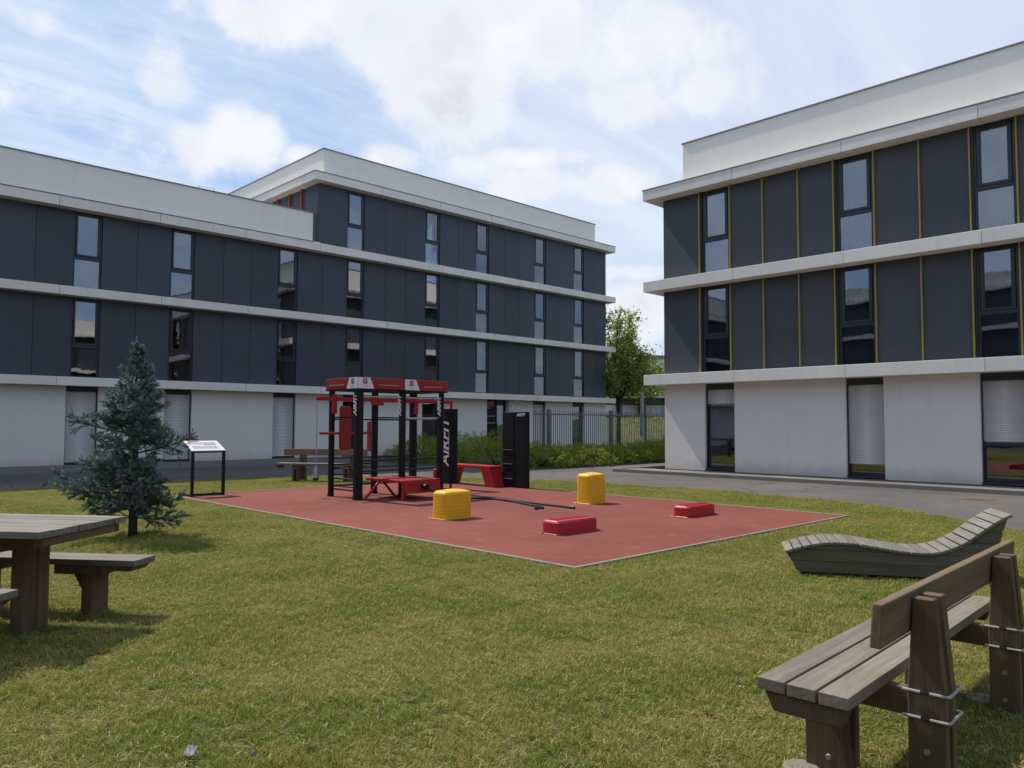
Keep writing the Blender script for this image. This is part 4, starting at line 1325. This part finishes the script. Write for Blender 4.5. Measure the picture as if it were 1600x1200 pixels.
# rope with a weight hanging from the arm
hr = thing('hanging_rope', 'grey rope with a cone weight hanging from the left arm of the rig', 'rope', (8.53, 14.75, 2.06))
MB().tube([(0, 0, 0), (.003, 0, -.7), (-.004, 0, -1.42)], .011, 7).build('rope', M['chain'], hr)
b = MB(); b.tube([(-.004, 0, -1.38), (-.004, 0, -1.46), (-.004, 0, -1.58), (-.004, 0, -1.62)], [.015, .04, .06, .062], 14); b.smooth = False
b.build('weight', M['steel'], hr)
MB().tube([(-.004, 0, -1.621), (-.004, 0, -1.67)], [.062, .055], 14).build('rubber_base', M['black'], hr)

# incline bench under the rig
ib = thing('sit_up_bench', 'red metal sit-up bench reaching out from the rig', 'exercise bench', (9.45, 12.92, .022))
MB().hexa([(-.02, 0, .36), (.98, .06, .36), (.9, 1.38, .36), (-.05, 1.28, .36)], [(-.02, 0, .42), (.98, .06, .42), (.9, 1.38, .42), (-.05, 1.28, .42)]).build('seat', M['red'], ib, .012, 2)
MB().hexa([(0.05, -.012, .14), (1.0, .04, .14), (1.0, .06, .14), (0.05, .01, .14)], [(-.02, -.012, .415), (1.0, .04, .415), (1.0, .06, .415), (-.02, .01, .415)]).build('apron', M['red'], ib, .006, 1)
MB().bar((0.02, .03, 0), (0.02, .03, .38), .05, .05).build('leg', M['red'], ib, .006, 1)
MB().bar((-.36, .84, 0), (.02, .84, .37), .045, .045).build('leg', M['red'], ib, .006, 1)
MB().bar((.44, .86, 0), (.08, .84, .37), .045, .045).build('leg', M['red'], ib, .006, 1)
MB().bar((.95, 1.2, 0), (.93, 1.2, .37), .05, .05).build('leg', M['red'], ib, .006, 1)
MB().box(1.60, 1.70, .95, 1.05, .30, .55).build('mounting_lug', M['red'], ib, .01, 1)
b = MB(); b.tube([(.52, .02, .29), (.52, -.10, .27)], [.055, .05], 12).tube([(.52, -.101, .27), (.52, -.12, .265)], [.065, .065], 12)
b.build('anchor_peg', M['black'], ib)

# battle rope from the peg across the pad
rp = []
for dx, pts in ((0, [(9.97, 12.80, .28), (10.3, 12.62, .12), (10.7, 12.4, .05), (11.0, 11.95, .047), (10.95, 11.3, .047), (10.8, 10.8, .047), (10.68, 10.42, .047), (10.66, 10.18, .047), (10.50, 10.03, .047), (10.38, 10.05, .047), (10.33, 10.02, .047)]),
                (1, [(9.99, 12.81, .29), (10.4, 12.66, .12), (10.78, 12.45, .05), (11.09, 12.0, .047), (11.06, 11.4, .047), (11.0, 10.8, .047), (10.97, 10.3, .047), (10.95, 9.95, .047), (10.93, 9.62, .047)])):
    rp.append(smooth_path(pts, 6))
b = MB()
for q in rp: b.tube(q, .020, 8)
b.smooth = True
br = b.build('battle_rope', M['rope']); tag(br, 'doubled black battle rope lying across the red pad', 'rope')
b = MB()
for q in rp:
    e0 = Vector(q[-1]); e1 = Vector(q[-4]); d = (e0 - e1).normalized()
    b.tube([e0 - d * .12, e0 + d * .02], .026, 10)
b.build('handle_sleeve', M['black'], br)

# lettered black box on the arm's upright
tw = thing('padded_box', 'tall black box with big white vertical lettering beside the rig', 'exercise box', (12.14, 14.72, .022))
bx = MB().box(-.20, .06, -.25, .26, .13, 1.93)
bx.build('body', M['black_soft'], tw, .012, 2)
MB().box(-.17, -.12, .10, .15, 0, .13).build('leg', M['black'], tw)
facing(obj('lettering', text_mesh('lettering', 'AIRFIT', .40, M['white_print'], .002, .25, .008), tw), (-.203, -.10, 1.12), (0, 0, 1), (0, 1, 0))
g = MB(); rg = random.Random(2); u = .78
while u < 1.34:
    w_ = rg.uniform(.02, .05); g.box(-.204, -.2015, -.245, -.215, u, u + w_); u += w_ + .012
g.build('small_print', M['grey_print'], tw)

# red trestle behind the box
tb = thing('red_trestle', 'red folded-plate trestle bench at the back of the pad', 'exercise bench', (13.1, 14.35, .022))
def plate(x0, x1, poly, m, name):
    b = MB(); n = len(poly)
    b.v += [(x0, y, z) for y, z in poly] + [(x1, y, z) for y, z in poly]
    b.f += [tuple(range(n)), tuple(range(2 * n - 1, n - 1, -1))] + [(i, n + i, n + (i + 1) % n, (i + 1) % n) for i in range(n)]; b.mi += [0] * (n + 2)
    return b.build(name, m, tb, .01, 2)
plate(0, .42, [(-.05, .45), (-.05, .52), (1.75, .52), (1.75, .45)], M['red'], 'seat')
plate(.0, .42, [(-.20, 0), (.12, 0), (.30, .448), (-.048, .448)], M['red'], 'end_support')
plate(.0, .42, [(1.9, 0), (1.58, 0), (1.40, .448), (1.748, .448)], M['red'], 'end_support')

# black climbing board
cbd = thing('climbing_board', 'tall black board with foot slots at the back edge of the pad', 'exercise board', (13.46, 13.42, .022))
MB().box(0, .16, 0, .40, 0, 1.87).build('body', M['black_soft'], cbd, .012, 2)
MB().box(-.006, .154, .403, .81, 0, 1.867).build('body', M['black_soft'], cbd, .012, 2)
for z in (.22, .58, .93):
    MB().box(-.022, -.007, .44, .77, z - .010, z + .010).build('foot_slot', M['flash'], cbd)
facing(obj('lettering', text_mesh('lettering', 'AIRFIT', .10, M['white_print'], .002, .25, .003), cbd), (-.004, .15, 1.79), (0, -1, 0), (0, 0, 1))


# plastic plyo boxes and steps: rounded plan, ribbed sides, flange with screws
def ribbed_box(name, label, loc, sx, sy, h, m, cat, group, ribs, rz=0.0, rad=.09, top_r=.045, crown=.02, treads=False):
    t = thing(name, label, cat, loc, rz, group)

    def ring(ox, oy, z, r):
        pts = []
        a_, b_ = sx / 2 + ox, sy / 2 + oy; r = max(.01, min(r, a_ - .01, b_ - .01))
        for cx, cy, a0 in ((a_ - r, -b_ + r, -pi / 2), (a_ - r, b_ - r, 0), (-a_ + r, b_ - r, pi / 2), (-a_ + r, -b_ + r, pi)):
            for k in range(6): pts.append((cx + r * cos(a0 + k * pi / 10), cy + r * sin(a0 + k * pi / 10), z))
        return pts
    b = MB(); rings = []
    rings.append(ring(.0, .0, 0.012, rad))
    body = h - top_r
    for i in range(ribs):
        za = .012 + (body - .012) * i / ribs; zb_ = .012 + (body - .012) * (i + 1) / ribs
        taper = -.004 * (i / ribs)
        c_ = .0026
        rings += [ring(taper, taper, za + .001, rad), ring(taper + c_, taper + c_, za + .004, rad), ring(taper + c_, taper + c_, za + .007, rad), ring(taper + c_, taper + c_, zb_ - .007, rad), ring(taper + c_, taper + c_, zb_ - .004, rad), ring(taper, taper, zb_ - .001, rad)]
    for k in range(1, 6):
        a = k * pi / 10
        o_ = -.004 - top_r * (1 - cos(a)); rings.append(ring(o_, o_, body + top_r * sin(a) * .95, rad))
    rings.append(ring(-.004 - top_r * 1.5, -.004 - top_r * 1.5, h + crown * .25, rad)); rings.append(ring(-.004 - top_r * 2.2, -.004 - top_r * 2.2, h + crown * .5, rad)); rings.append(ring(-.012 - sx * .3, -.012 - sy * .3, h + crown, rad))
    n = len(rings[0]); o = 0
    for r in rings: b.v += r
    for i in range(len(rings) - 1):
        for k in range(n):
            b.f.append((i * n + k, i * n + (k + 1) % n, (i + 1) * n + (k + 1) % n, (i + 1) * n + k)); b.mi.append(0)
    b.f.append(tuple((len(rings) - 1) * n + k for k in range(n))); b.mi.append(0)
    b.smooth = True
    b.build('body', m, t)
    f = MB(); f.box(-sx / 2 - .012, sx / 2 + .012, -sy / 2 - .012, sy / 2 + .012, 0, .011)
    for cx in (-1, 1):
        for cy in (-1, 1): f.box(cx * (sx / 2 + .02) - .03, cx * (sx / 2 + .02) + .03, cy * (sy / 2 - .02) - .03, cy * (sy / 2 - .02) + .03, 0, .013)
    fl = f.build('flange', m, t, .004, 1)
    for cx in (-1, 1):
        for cy in (-1, 1):
            MB().tube([(cx * (sx / 2 + .03), cy * (sy / 2 - .02), .012), (cx * (sx / 2 + .03), cy * (sy / 2 - .02), .024)], .012, 6).build('bolt', M['flash'], fl)
    if treads:
        g = MB(); nx_ = int((sx - .1) / .05)
        for i in range(nx_): g.box(-sx / 2 + .06 + i * .05, -sx / 2 + .085 + i * .05, -sy / 2 + .07, sy / 2 - .07, h + crown * .4, h + crown + .004)
        g.build('tread_ribs', m, t)
    return t


Z0 = .022
ribbed_box('jump_box', 'lower yellow plastic jump box beside the battle rope', (8.42, 10.12, Z0), .60, .38, .46, M['yellow_plastic'], 'jump box', 'yellow jump boxes on the pad', 7)
ribbed_box('jump_box', 'taller yellow plastic jump box at the back of the pad, nearer the path', (12.05, 10.14, Z0), .52, .38, .585, M['yellow_plastic'], 'jump box', 'yellow jump boxes on the pad', 9)
ribbed_box('step_block', 'nearer red plastic step block, at the front of the pad', (8.62, 7.66, Z0), .86, .33, .20, M['red_plastic'], 'step block', 'red step blocks on the pad', 1, rad=.05, top_r=.03, crown=.008, treads=True)
ribbed_box('step_block', 'farther red plastic step block, toward the right corner of the pad', (11.75, 7.56, Z0), .84, .31, .19, M['red_plastic'], 'step block', 'red step blocks on the pad', 1, rad=.05, top_r=.03, crown=.008, treads=True)

# information stand
st = thing('information_stand', 'black frame stand with a sloping white information panel at the pad corner', 'information stand', (6.70, 16.70, .022))
for x in (0, .68):
    MB().bar((x, 0, 0), (x, 0, .93), .06, .06).build('leg', M['black'], st, .006, 1)
    MB().bar((x, .03, .02), (x, .50, .02), .06, .04).build('foot_rail', M['black'], st)
MB().bar((.03, .0, .035), (.65, .0, .035), .05, .05).build('cross_rail', M['black'], st)
MB().bar((-.03, 0, .945), (.71, 0, .945), .05, .03).build('top_rail', M['black'], st)
pn = MB().hexa([(-.03, -.02, .955), (.71, -.02, .955), (.71, .46, 1.155), (-.03, .46, 1.155)], [(-.03, -.028, .98), (.71, -.028, .98), (.71, .452, 1.18), (-.03, .452, 1.18)]).build('panel', M['white_print'], st, .004, 1)
def slope(u, v, up_=0.0):
    return (u, -.028 + .48 * v - up_ * .4, .98 + .20 * v + up_)
def onpanel(name, rects, m):
    g = MB()
    for u0, u1, v0, v1 in rects:
        a = [slope(u0, v0, .001), slope(u1, v0, .001), slope(u1, v1, .001), slope(u0, v1, .001)]
        a2 = [slope(u0, v0, .004), slope(u1, v0, .004), slope(u1, v1, .004), slope(u0, v1, .004)]
        g.hexa(a, a2)
    g.build(name, m, pn)
onpanel('picture', [(.34, .62, .55, .82)], M['grey_print'])
rg = random.Random(6); rows = []
for v in (.86, .77, .68, .59, .42, .34, .26, .18):
    u = .05
    while u < (.30 if v > .5 else .60):
        w_ = rg.uniform(.02, .06); rows.append((u, u + w_, v, v + .035)); u += w_ + .015
onpanel('print_lines', rows, M['grey_print'])
onpanel('print_heading', [(.05, .28, .90, .95)], M['red_fascia'])


# ================================================================== WOODEN FURNITURE
def plank(parent, name, x0, x1, y0, y1, z0, z1, m, bev=.0035):
    return MB().box(x0, x1, y0, y1, z0, z1).build(name, m, parent, bev, 2)


def park_bench(loc, rz, label):
    """seat along local x, sitter faces +y; built as the heavy timber bench in the photo"""
    t = thing('park_bench', label, 'bench', loc, rz, 'heavy timber benches round the lawn')
    Ln = 2.52; sw = .121; zt = .505; SV = .045
    for k in range(3):
        plank(t, 'seat_plank', 0.0 + .004 * k, Ln - .003 * k, SV + k * (sw + .014), SV + k * (sw + .014) + sw, zt - .052, zt, M['wood_bench'])
    for u in (.02, Ln - .10): MB().hexa([(u, .085, zt - .135), (u + .075, .085, zt - .135), (u + .075, .37, zt - .135), (u, .37, zt - .135)],
                                        [(u, 0.055, zt - .054), (u + .075, 0.055, zt - .054), (u + .075, .41, zt - .054), (u, .41, zt - .054)]).build('end_batten', M['wood_post'], t, .006, 1)
    posts = (.50, 1.95)
    for u in posts:
        plank(t, 'cross_beam', u - .028, u + .028, -.10, .40, zt - .17, zt - .054, M['wood_post'])
        for s in (-1, 1):
            a = u + s * .056
            x0_, x1_ = (a - .03, a + .03)
            # rear post board: wide below, tapering to the top
            b2 = MB(); n0 = [(-.200, -.05), (-.050, -.05), (-.052, .46), (-.080, .86), (-.166, .86), (-.198, .46)]
            b2.v = [(x0_, y, z) for y, z in n0] + [(x1_, y, z) for y, z in n0]; n = 6
            b2.f = [tuple(range(n - 1, -1, -1)), tuple(range(n, 2 * n))] + [(i, (i + 1) % n, n + (i + 1) % n, n + i) for i in range(n)]; b2.mi = [0] * (n + 2)
            pb = b2.build('rear_post', M['wood_post'], t, .004, 1)
            for z in (.22, .02 + .05): MB().tube([(a + s * .03, -.125, z), (a + s * .036, -.125, z)], [.014, .012], 10).build('bolt', M['steel'], pb)
            for z in (.22, .07): MB().tube([(a - s * .03, -.125, z), (a - s * .036, -.125, z)], [.014, .012], 10).build('bolt', M['steel'], pb)
            # front leg board
            fb = plank(t, 'front_leg', x0_, x1_, .21, .40, -.05, zt - .055, M['wood_post'], .008)
            for z in (.26, .08): MB().tube([(a - .03, .29, z), (a - .037, .29, z)], [.015, .012], 10).build('bolt', M['steel'], fb)
        # galvanised clamping rods round the rear post
        for z in (.36, .468):
            for s in (-1, 1):
                xx = u + s * .097
                e = .01
                MB().tube([(xx, -.212, z), (xx, -.143, z)], .0072, 8).tube([(xx, -.107, z), (xx, -.035, z)], .0072, 8).build('clamp_rod', M['steel'], t)
                MB().tube([(xx, -.144, z), (xx, -.106, z)], .0045, 6).build('clamp_thread', M['black'], t)
            MB().tube([(u - .097, -.210, z), (u - .092, -.217, z), (u + .092, -.217, z), (u + .097, -.210, z)], .0072, 8).build('clamp_bow', M['steel'], t)
        fx, fy = ((u - .13, .40), (u + .04, .02))[u > 1]
        MB().tube([(fx, fy, -.06), (fx, fy, .018), (fx, fy, .026)], [.09, .085, .07], 11).build('footing', M['stone'], t)
    # back plank, leaning a little
    b = MB(); b.hexa([(.06, -.063, .705), (Ln - .04, -.063, .705), (Ln - .04, -.018, .705), (.06, -.018, .705)], [(.06, -.077, .885), (Ln - .04, -.077, .885), (Ln - .04, -.032, .885), (.06, -.032, .885)])
    b.build('back_plank', M['wood_back'], t, .007, 2)
    return t


pb1 = park_bench((3.18, 1.294, 0), radians(2.6), 'brown timber bench in the near right corner, seen from behind')
fb_dir = Vector((-.80, -.60))
pb2 = dup(pb1, (12.05, 18.05, 0), atan2(-fb_dir.x, fb_dir.y) , 'far timber bench behind the rig, facing the lawn')

# wavy lounger of slats
lo0 = Vector((8.05, 3.91)); lo1 = Vector((9.02, 2.27)); ld = (lo1 - lo0).normalized()
lg = thing('wave_lounger', 'wavy grey timber lounger with a raised back on the lawn', 'lounger', (lo0.x, lo0.y, 0), atan2(ld.y, ld.x))
LL = (lo1 - lo0).length
prof = [(-.13, .245), (-.02, .285), (.2, .342), (.375, .362), (.63, .352), (.965, .304), (1.21, .287), (1.39, .309), (1.6, .405), (1.755, .525), (1.915, .645), (2.035, .712)]
cp = smooth_path(prof, 8)
# resample by arc length
def resample(c, n):
    L_ = [0]
    for a, b in zip(c, c[1:]): L_.append(L_[-1] + hypot(b[0] - a[0], b[1] - a[1]))
    out = []; i = 0
    for k in range(n + 1):
        s = L_[-1] * k / n
        while i < len(L_) - 2 and L_[i + 1] < s: i += 1
        t = (s - L_[i]) / max(1e-9, L_[i + 1] - L_[i])
        out.append((c[i][0] + (c[i + 1][0] - c[i][0]) * t, c[i][1] + (c[i + 1][1] - c[i][1]) * t))
    return out
NSL = 24; rs = resample(cp, NSL); LW = .62
for k in range(NSL):
    (xa, za), (xb, zb_) = rs[k], rs[k + 1]
    d = Vector((xb - xa, zb_ - za)); l = d.length; d.normalize(); nrm = Vector((-d.y, d.x)); g_ = .006
    a = Vector((xa, za)) + d * g_; b_ = Vector((xb, zb_)) - d * g_; th = .03
    q = [a - nrm * th, b_ - nrm * th, b_, a]
    bb = MB(); bb.v = [(p_.x, -.02, p_.y) for p_ in q] + [(p_.x, LW, p_.y) for p_ in q]
    bb.f = [(0, 1, 2, 3), (7, 6, 5, 4), (0, 4, 5, 1), (1, 5, 6, 2), (2, 6, 7, 3), (3, 7, 4, 0)]; bb.mi = [0] * 6
    bb.build('slat', M['wood_slat'], lg, .004, 1)
# side boards cut to the wave, slanted ends
under = [(x, z - .034) for x, z in cp]
def side_board(yc, z0, z1):
    """one horizontal board of the side between heights z0 and z1, cut off by the wave and the slanted ends"""
    def xr(z): return (-.10 + (.10 + .0) * (1 - z / .25) if z < .25 else -.10, None)
    n = 160; top = []; bot = []
    for i in range(n + 1):
        x = -.12 + (2.02 + .12) * i / n
        zt_ = next((a[1] + (b[1] - a[1]) * (x - a[0]) / (b[0] - a[0] + 1e-9) for a, b in zip(under, under[1:]) if a[0] <= x <= b[0]), .2)
        lo_ = max(z0, (.0 - x) * 2.2 + .03, (x - 1.81) * 3.3 + .03); hi_ = min(z1, zt_)
        if hi_ - lo_ > .004: top.append((x, hi_)); bot.append((x, lo_))
    if len(top) < 2: return
    b = MB(); m = len(top)
    for y in (yc, yc + .028):
        b.v += [(x, y, z) for x, z in bot] + [(x, y, z) for x, z in top]
    for i in range(m - 1):
        b.f += [(i, i + 1, m + i + 1, m + i), (2 * m + i + 1, 2 * m + i, 3 * m + i, 3 * m + i + 1), (m + i, m + i + 1, 3 * m + i + 1, 3 * m + i), (i + 1, i, 2 * m + i, 2 * m + i + 1)]
    b.f += [(0, m, 3 * m, 2 * m), (m - 1, 3 * m - 1, 4 * m - 1, 2 * m - 1)]
    b.mi = [0] * len(b.f)
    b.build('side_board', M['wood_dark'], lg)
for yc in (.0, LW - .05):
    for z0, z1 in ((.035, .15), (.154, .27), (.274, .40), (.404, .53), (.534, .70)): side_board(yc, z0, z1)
for x in (.12, 1.60): MB().box(x, x + .12, .03, LW - .055, 0, .05).build('foot', M['wood_dark'], lg)
MB().hexa([(.02, .03, .03), (.05, .03, .03), (.05, LW - .055, .03), (.02, LW - .055, .03)], [(-.10, .03, .215), (-.07, .03, .215), (-.07, LW - .055, .255), (-.10, LW - .055, .215)]).build('end_board', M['wood_dark'], lg)
MB().hexa([(1.77, .03, .03), (1.80, .03, .03), (1.80, LW - .055, .03), (1.77, LW - .055, .03)], [(1.965, .03, .65), (1.99, .03, .65), (1.99, LW - .055, .65), (1.965, LW - .055, .65)]).build('end_board', M['wood_dark'], lg)

# picnic table and its two benches; table frame: x along the length (to the left in view), y across (away from the camera)
tl = Vector((-.62, .785)); ta = atan2(tl.y, tl.x)
tw_ = Vector((.785, .62))
def tpt(wv, lv): return tw_ * wv + tl * lv
# local y axis of a thing turned by ta is (-sin ta, cos ta) = (-.785,-.62), pointing to the camera
o_ = tpt(5.0, 4.0)
pt = thing('picnic_table', 'heavy timber picnic table cut off by the left edge', 'table', (o_.x, o_.y, 0), ta)
TW, TL, TH = .98, 2.1, .83
n = 7; s = TW / n
for k in range(n):
    plank(pt, 'top_plank', .0 + .003 * (k % 3), TL, -s * (k + 1) + .002, -s * k - .002, TH - .05, TH - .0015 * ((k * 5) % 3), M['wood_grey'], .004)
plank(pt, 'end_beam', .02, .09, -TW + .06, -.06, TH - .115, TH - .052, M['wood_post'])
plank(pt, 'end_beam', TL - .09, TL - .02, -TW + .06, -.06, TH - .115, TH - .052, M['wood_post'])
for x in (.40, TL - .5):
    plank(pt, 'cross_beam', x + .0, x + .1, -TW + .12, -.12, TH - .17, TH - .052, M['wood_post'])
    for y in (-.66, -.525):
        plank(pt, 'post_board', x + .02, x + .14, y + .003, y + .132, -.05, TH - .172, M['wood_post'], .01)


def pbench(wv, lv, label, ln=2.1):
    o_ = tpt(wv, lv)
    t = thing('picnic_bench', label, 'bench', (o_.x, o_.y, 0), ta, 'benches of the picnic table')
    for k in range(2): plank(t, 'seat_plank', 0, ln, -.15 * (k + 1) + .003, -.15 * k - .003, .42, .47, M['wood_grey'], .005)
    for x in (.44, ln - .64):
        # corbelled cross block and thick leg
        MB().hexa([(x - .14, -.27, .34), (x + .30, -.27, .34), (x + .30, -.03, .34), (x - .14, -.03, .34)], [(x - .14, -.27, .418), (x + .30, -.27, .418), (x + .30, -.03, .418), (x - .14, -.03, .418)]).build('bearer', M['wood_post'], t, .006, 1)
        plank(t, 'leg', x - .03, x + .07, -.28, -.06, -.05, .338, M['wood_post'], .01)
        MB().hexa([(x + .071, -.19, .16), (x + .075, -.19, .16), (x + .075, -.11, .16), (x + .071, -.11, .16)], [(x + .071, -.19, .338), (x + .18, -.19, .338), (x + .18, -.11, .338), (x + .071, -.11, .338)]).build('bracket', M['wood_post'], t, .006, 1)
    MB().hexa([(.06, -.26, .375), (.18, -.26, .375), (.18, -.04, .375), (.06, -.04, .375)], [(.03, -.28, .418), (.2, -.28, .418), (.2, -.02, .418), (.03, -.02, .418)]).build('end_batten', M['wood_post'], t)
    return t


pbench(5.95, 3.90, 'far bench of the picnic table, on its rig side')
pbench(4.545, 4.01, 'near bench of the picnic table, only its end in view at the left edge')

# ================================================================== SMALL THINGS
mh = MB(); mh.box(-.26, .26, -.30, .30, -.03, -.006)
for i in range(6): mh.box(-.22, .22, -.25 + i * .09, -.21 + i * .09, -.0059, .0)
mo = mh.build('drain_cover', M['rust']); mo.location = (19.1, 5.15, .0); tag(mo, 'rust-red drain cover set in the path by the right building', 'drain cover')


def scrap(loc, size, rz, label, seed, m):
    rg = random.Random(seed); b = MB(); n = 5; vs = []
    for i in range(n):
        for j in range(n): vs.append(((i / (n - 1) - .5) * size[0] + rg.uniform(-.003, .003), (j / (n - 1) - .5) * size[1], rg.uniform(0, .016) + .02 * abs(i / (n - 1) - .5)))
    b.add(vs, [(i * n + j, (i + 1) * n + j, (i + 1) * n + j + 1, i * n + j + 1) for i in range(n - 1) for j in range(n - 1)])
    o = b.build('litter_scrap', m); o.location = loc; o.rotation_euler = (.15, -.1, rz)
    sm = o.modifiers.new('thickness', 'SOLIDIFY'); sm.thickness = .002
    tag(o, label, 'litter')


scrap((1.53, 3.77, .03), (.09, .045), .9, 'crumpled grey paper scrap on the near lawn, larger and left', 1, M['paper'])
scrap((1.74, 3.55, .025), (.035, .028), .3, 'tiny pale scrap on the lawn right of the paper scrap', 2, M['paper'])
# white clover heads and pale bits dotted over the lawn
fl = MB(); rg = random.Random(31); cnt = 0
while cnt < 45:
    d = rg.uniform(3, 15); l = rg.uniform(-.6, .6) * d
    x = FW.x * d + RT.x * l; y = FW.y * d + RT.y * l
    if not inside(x, y, LAWN) or (PX0 - .2 < x < PX1 + .2 and PY0 - .2 < y < PY1 + .2): continue
    r_ = rg.uniform(.005, .009); z = rg.uniform(.025, .04)
    fl.add([(x, y, z + r_), (x + r_, y, z), (x, y + r_, z), (x - r_, y, z), (x, y - r_, z), (x, y, z - r_)], [(0, 1, 2), (0, 2, 3), (0, 3, 4), (0, 4, 1), (5, 2, 1), (5, 3, 2), (5, 4, 3), (5, 1, 4)])
    cnt += 1
o = fl.build('clover_heads', mat('clover_white', (.55, .54, .48), .8)); o['kind'] = 'stuff'; o['label'] = 'tiny white clover heads scattered over the lawn'
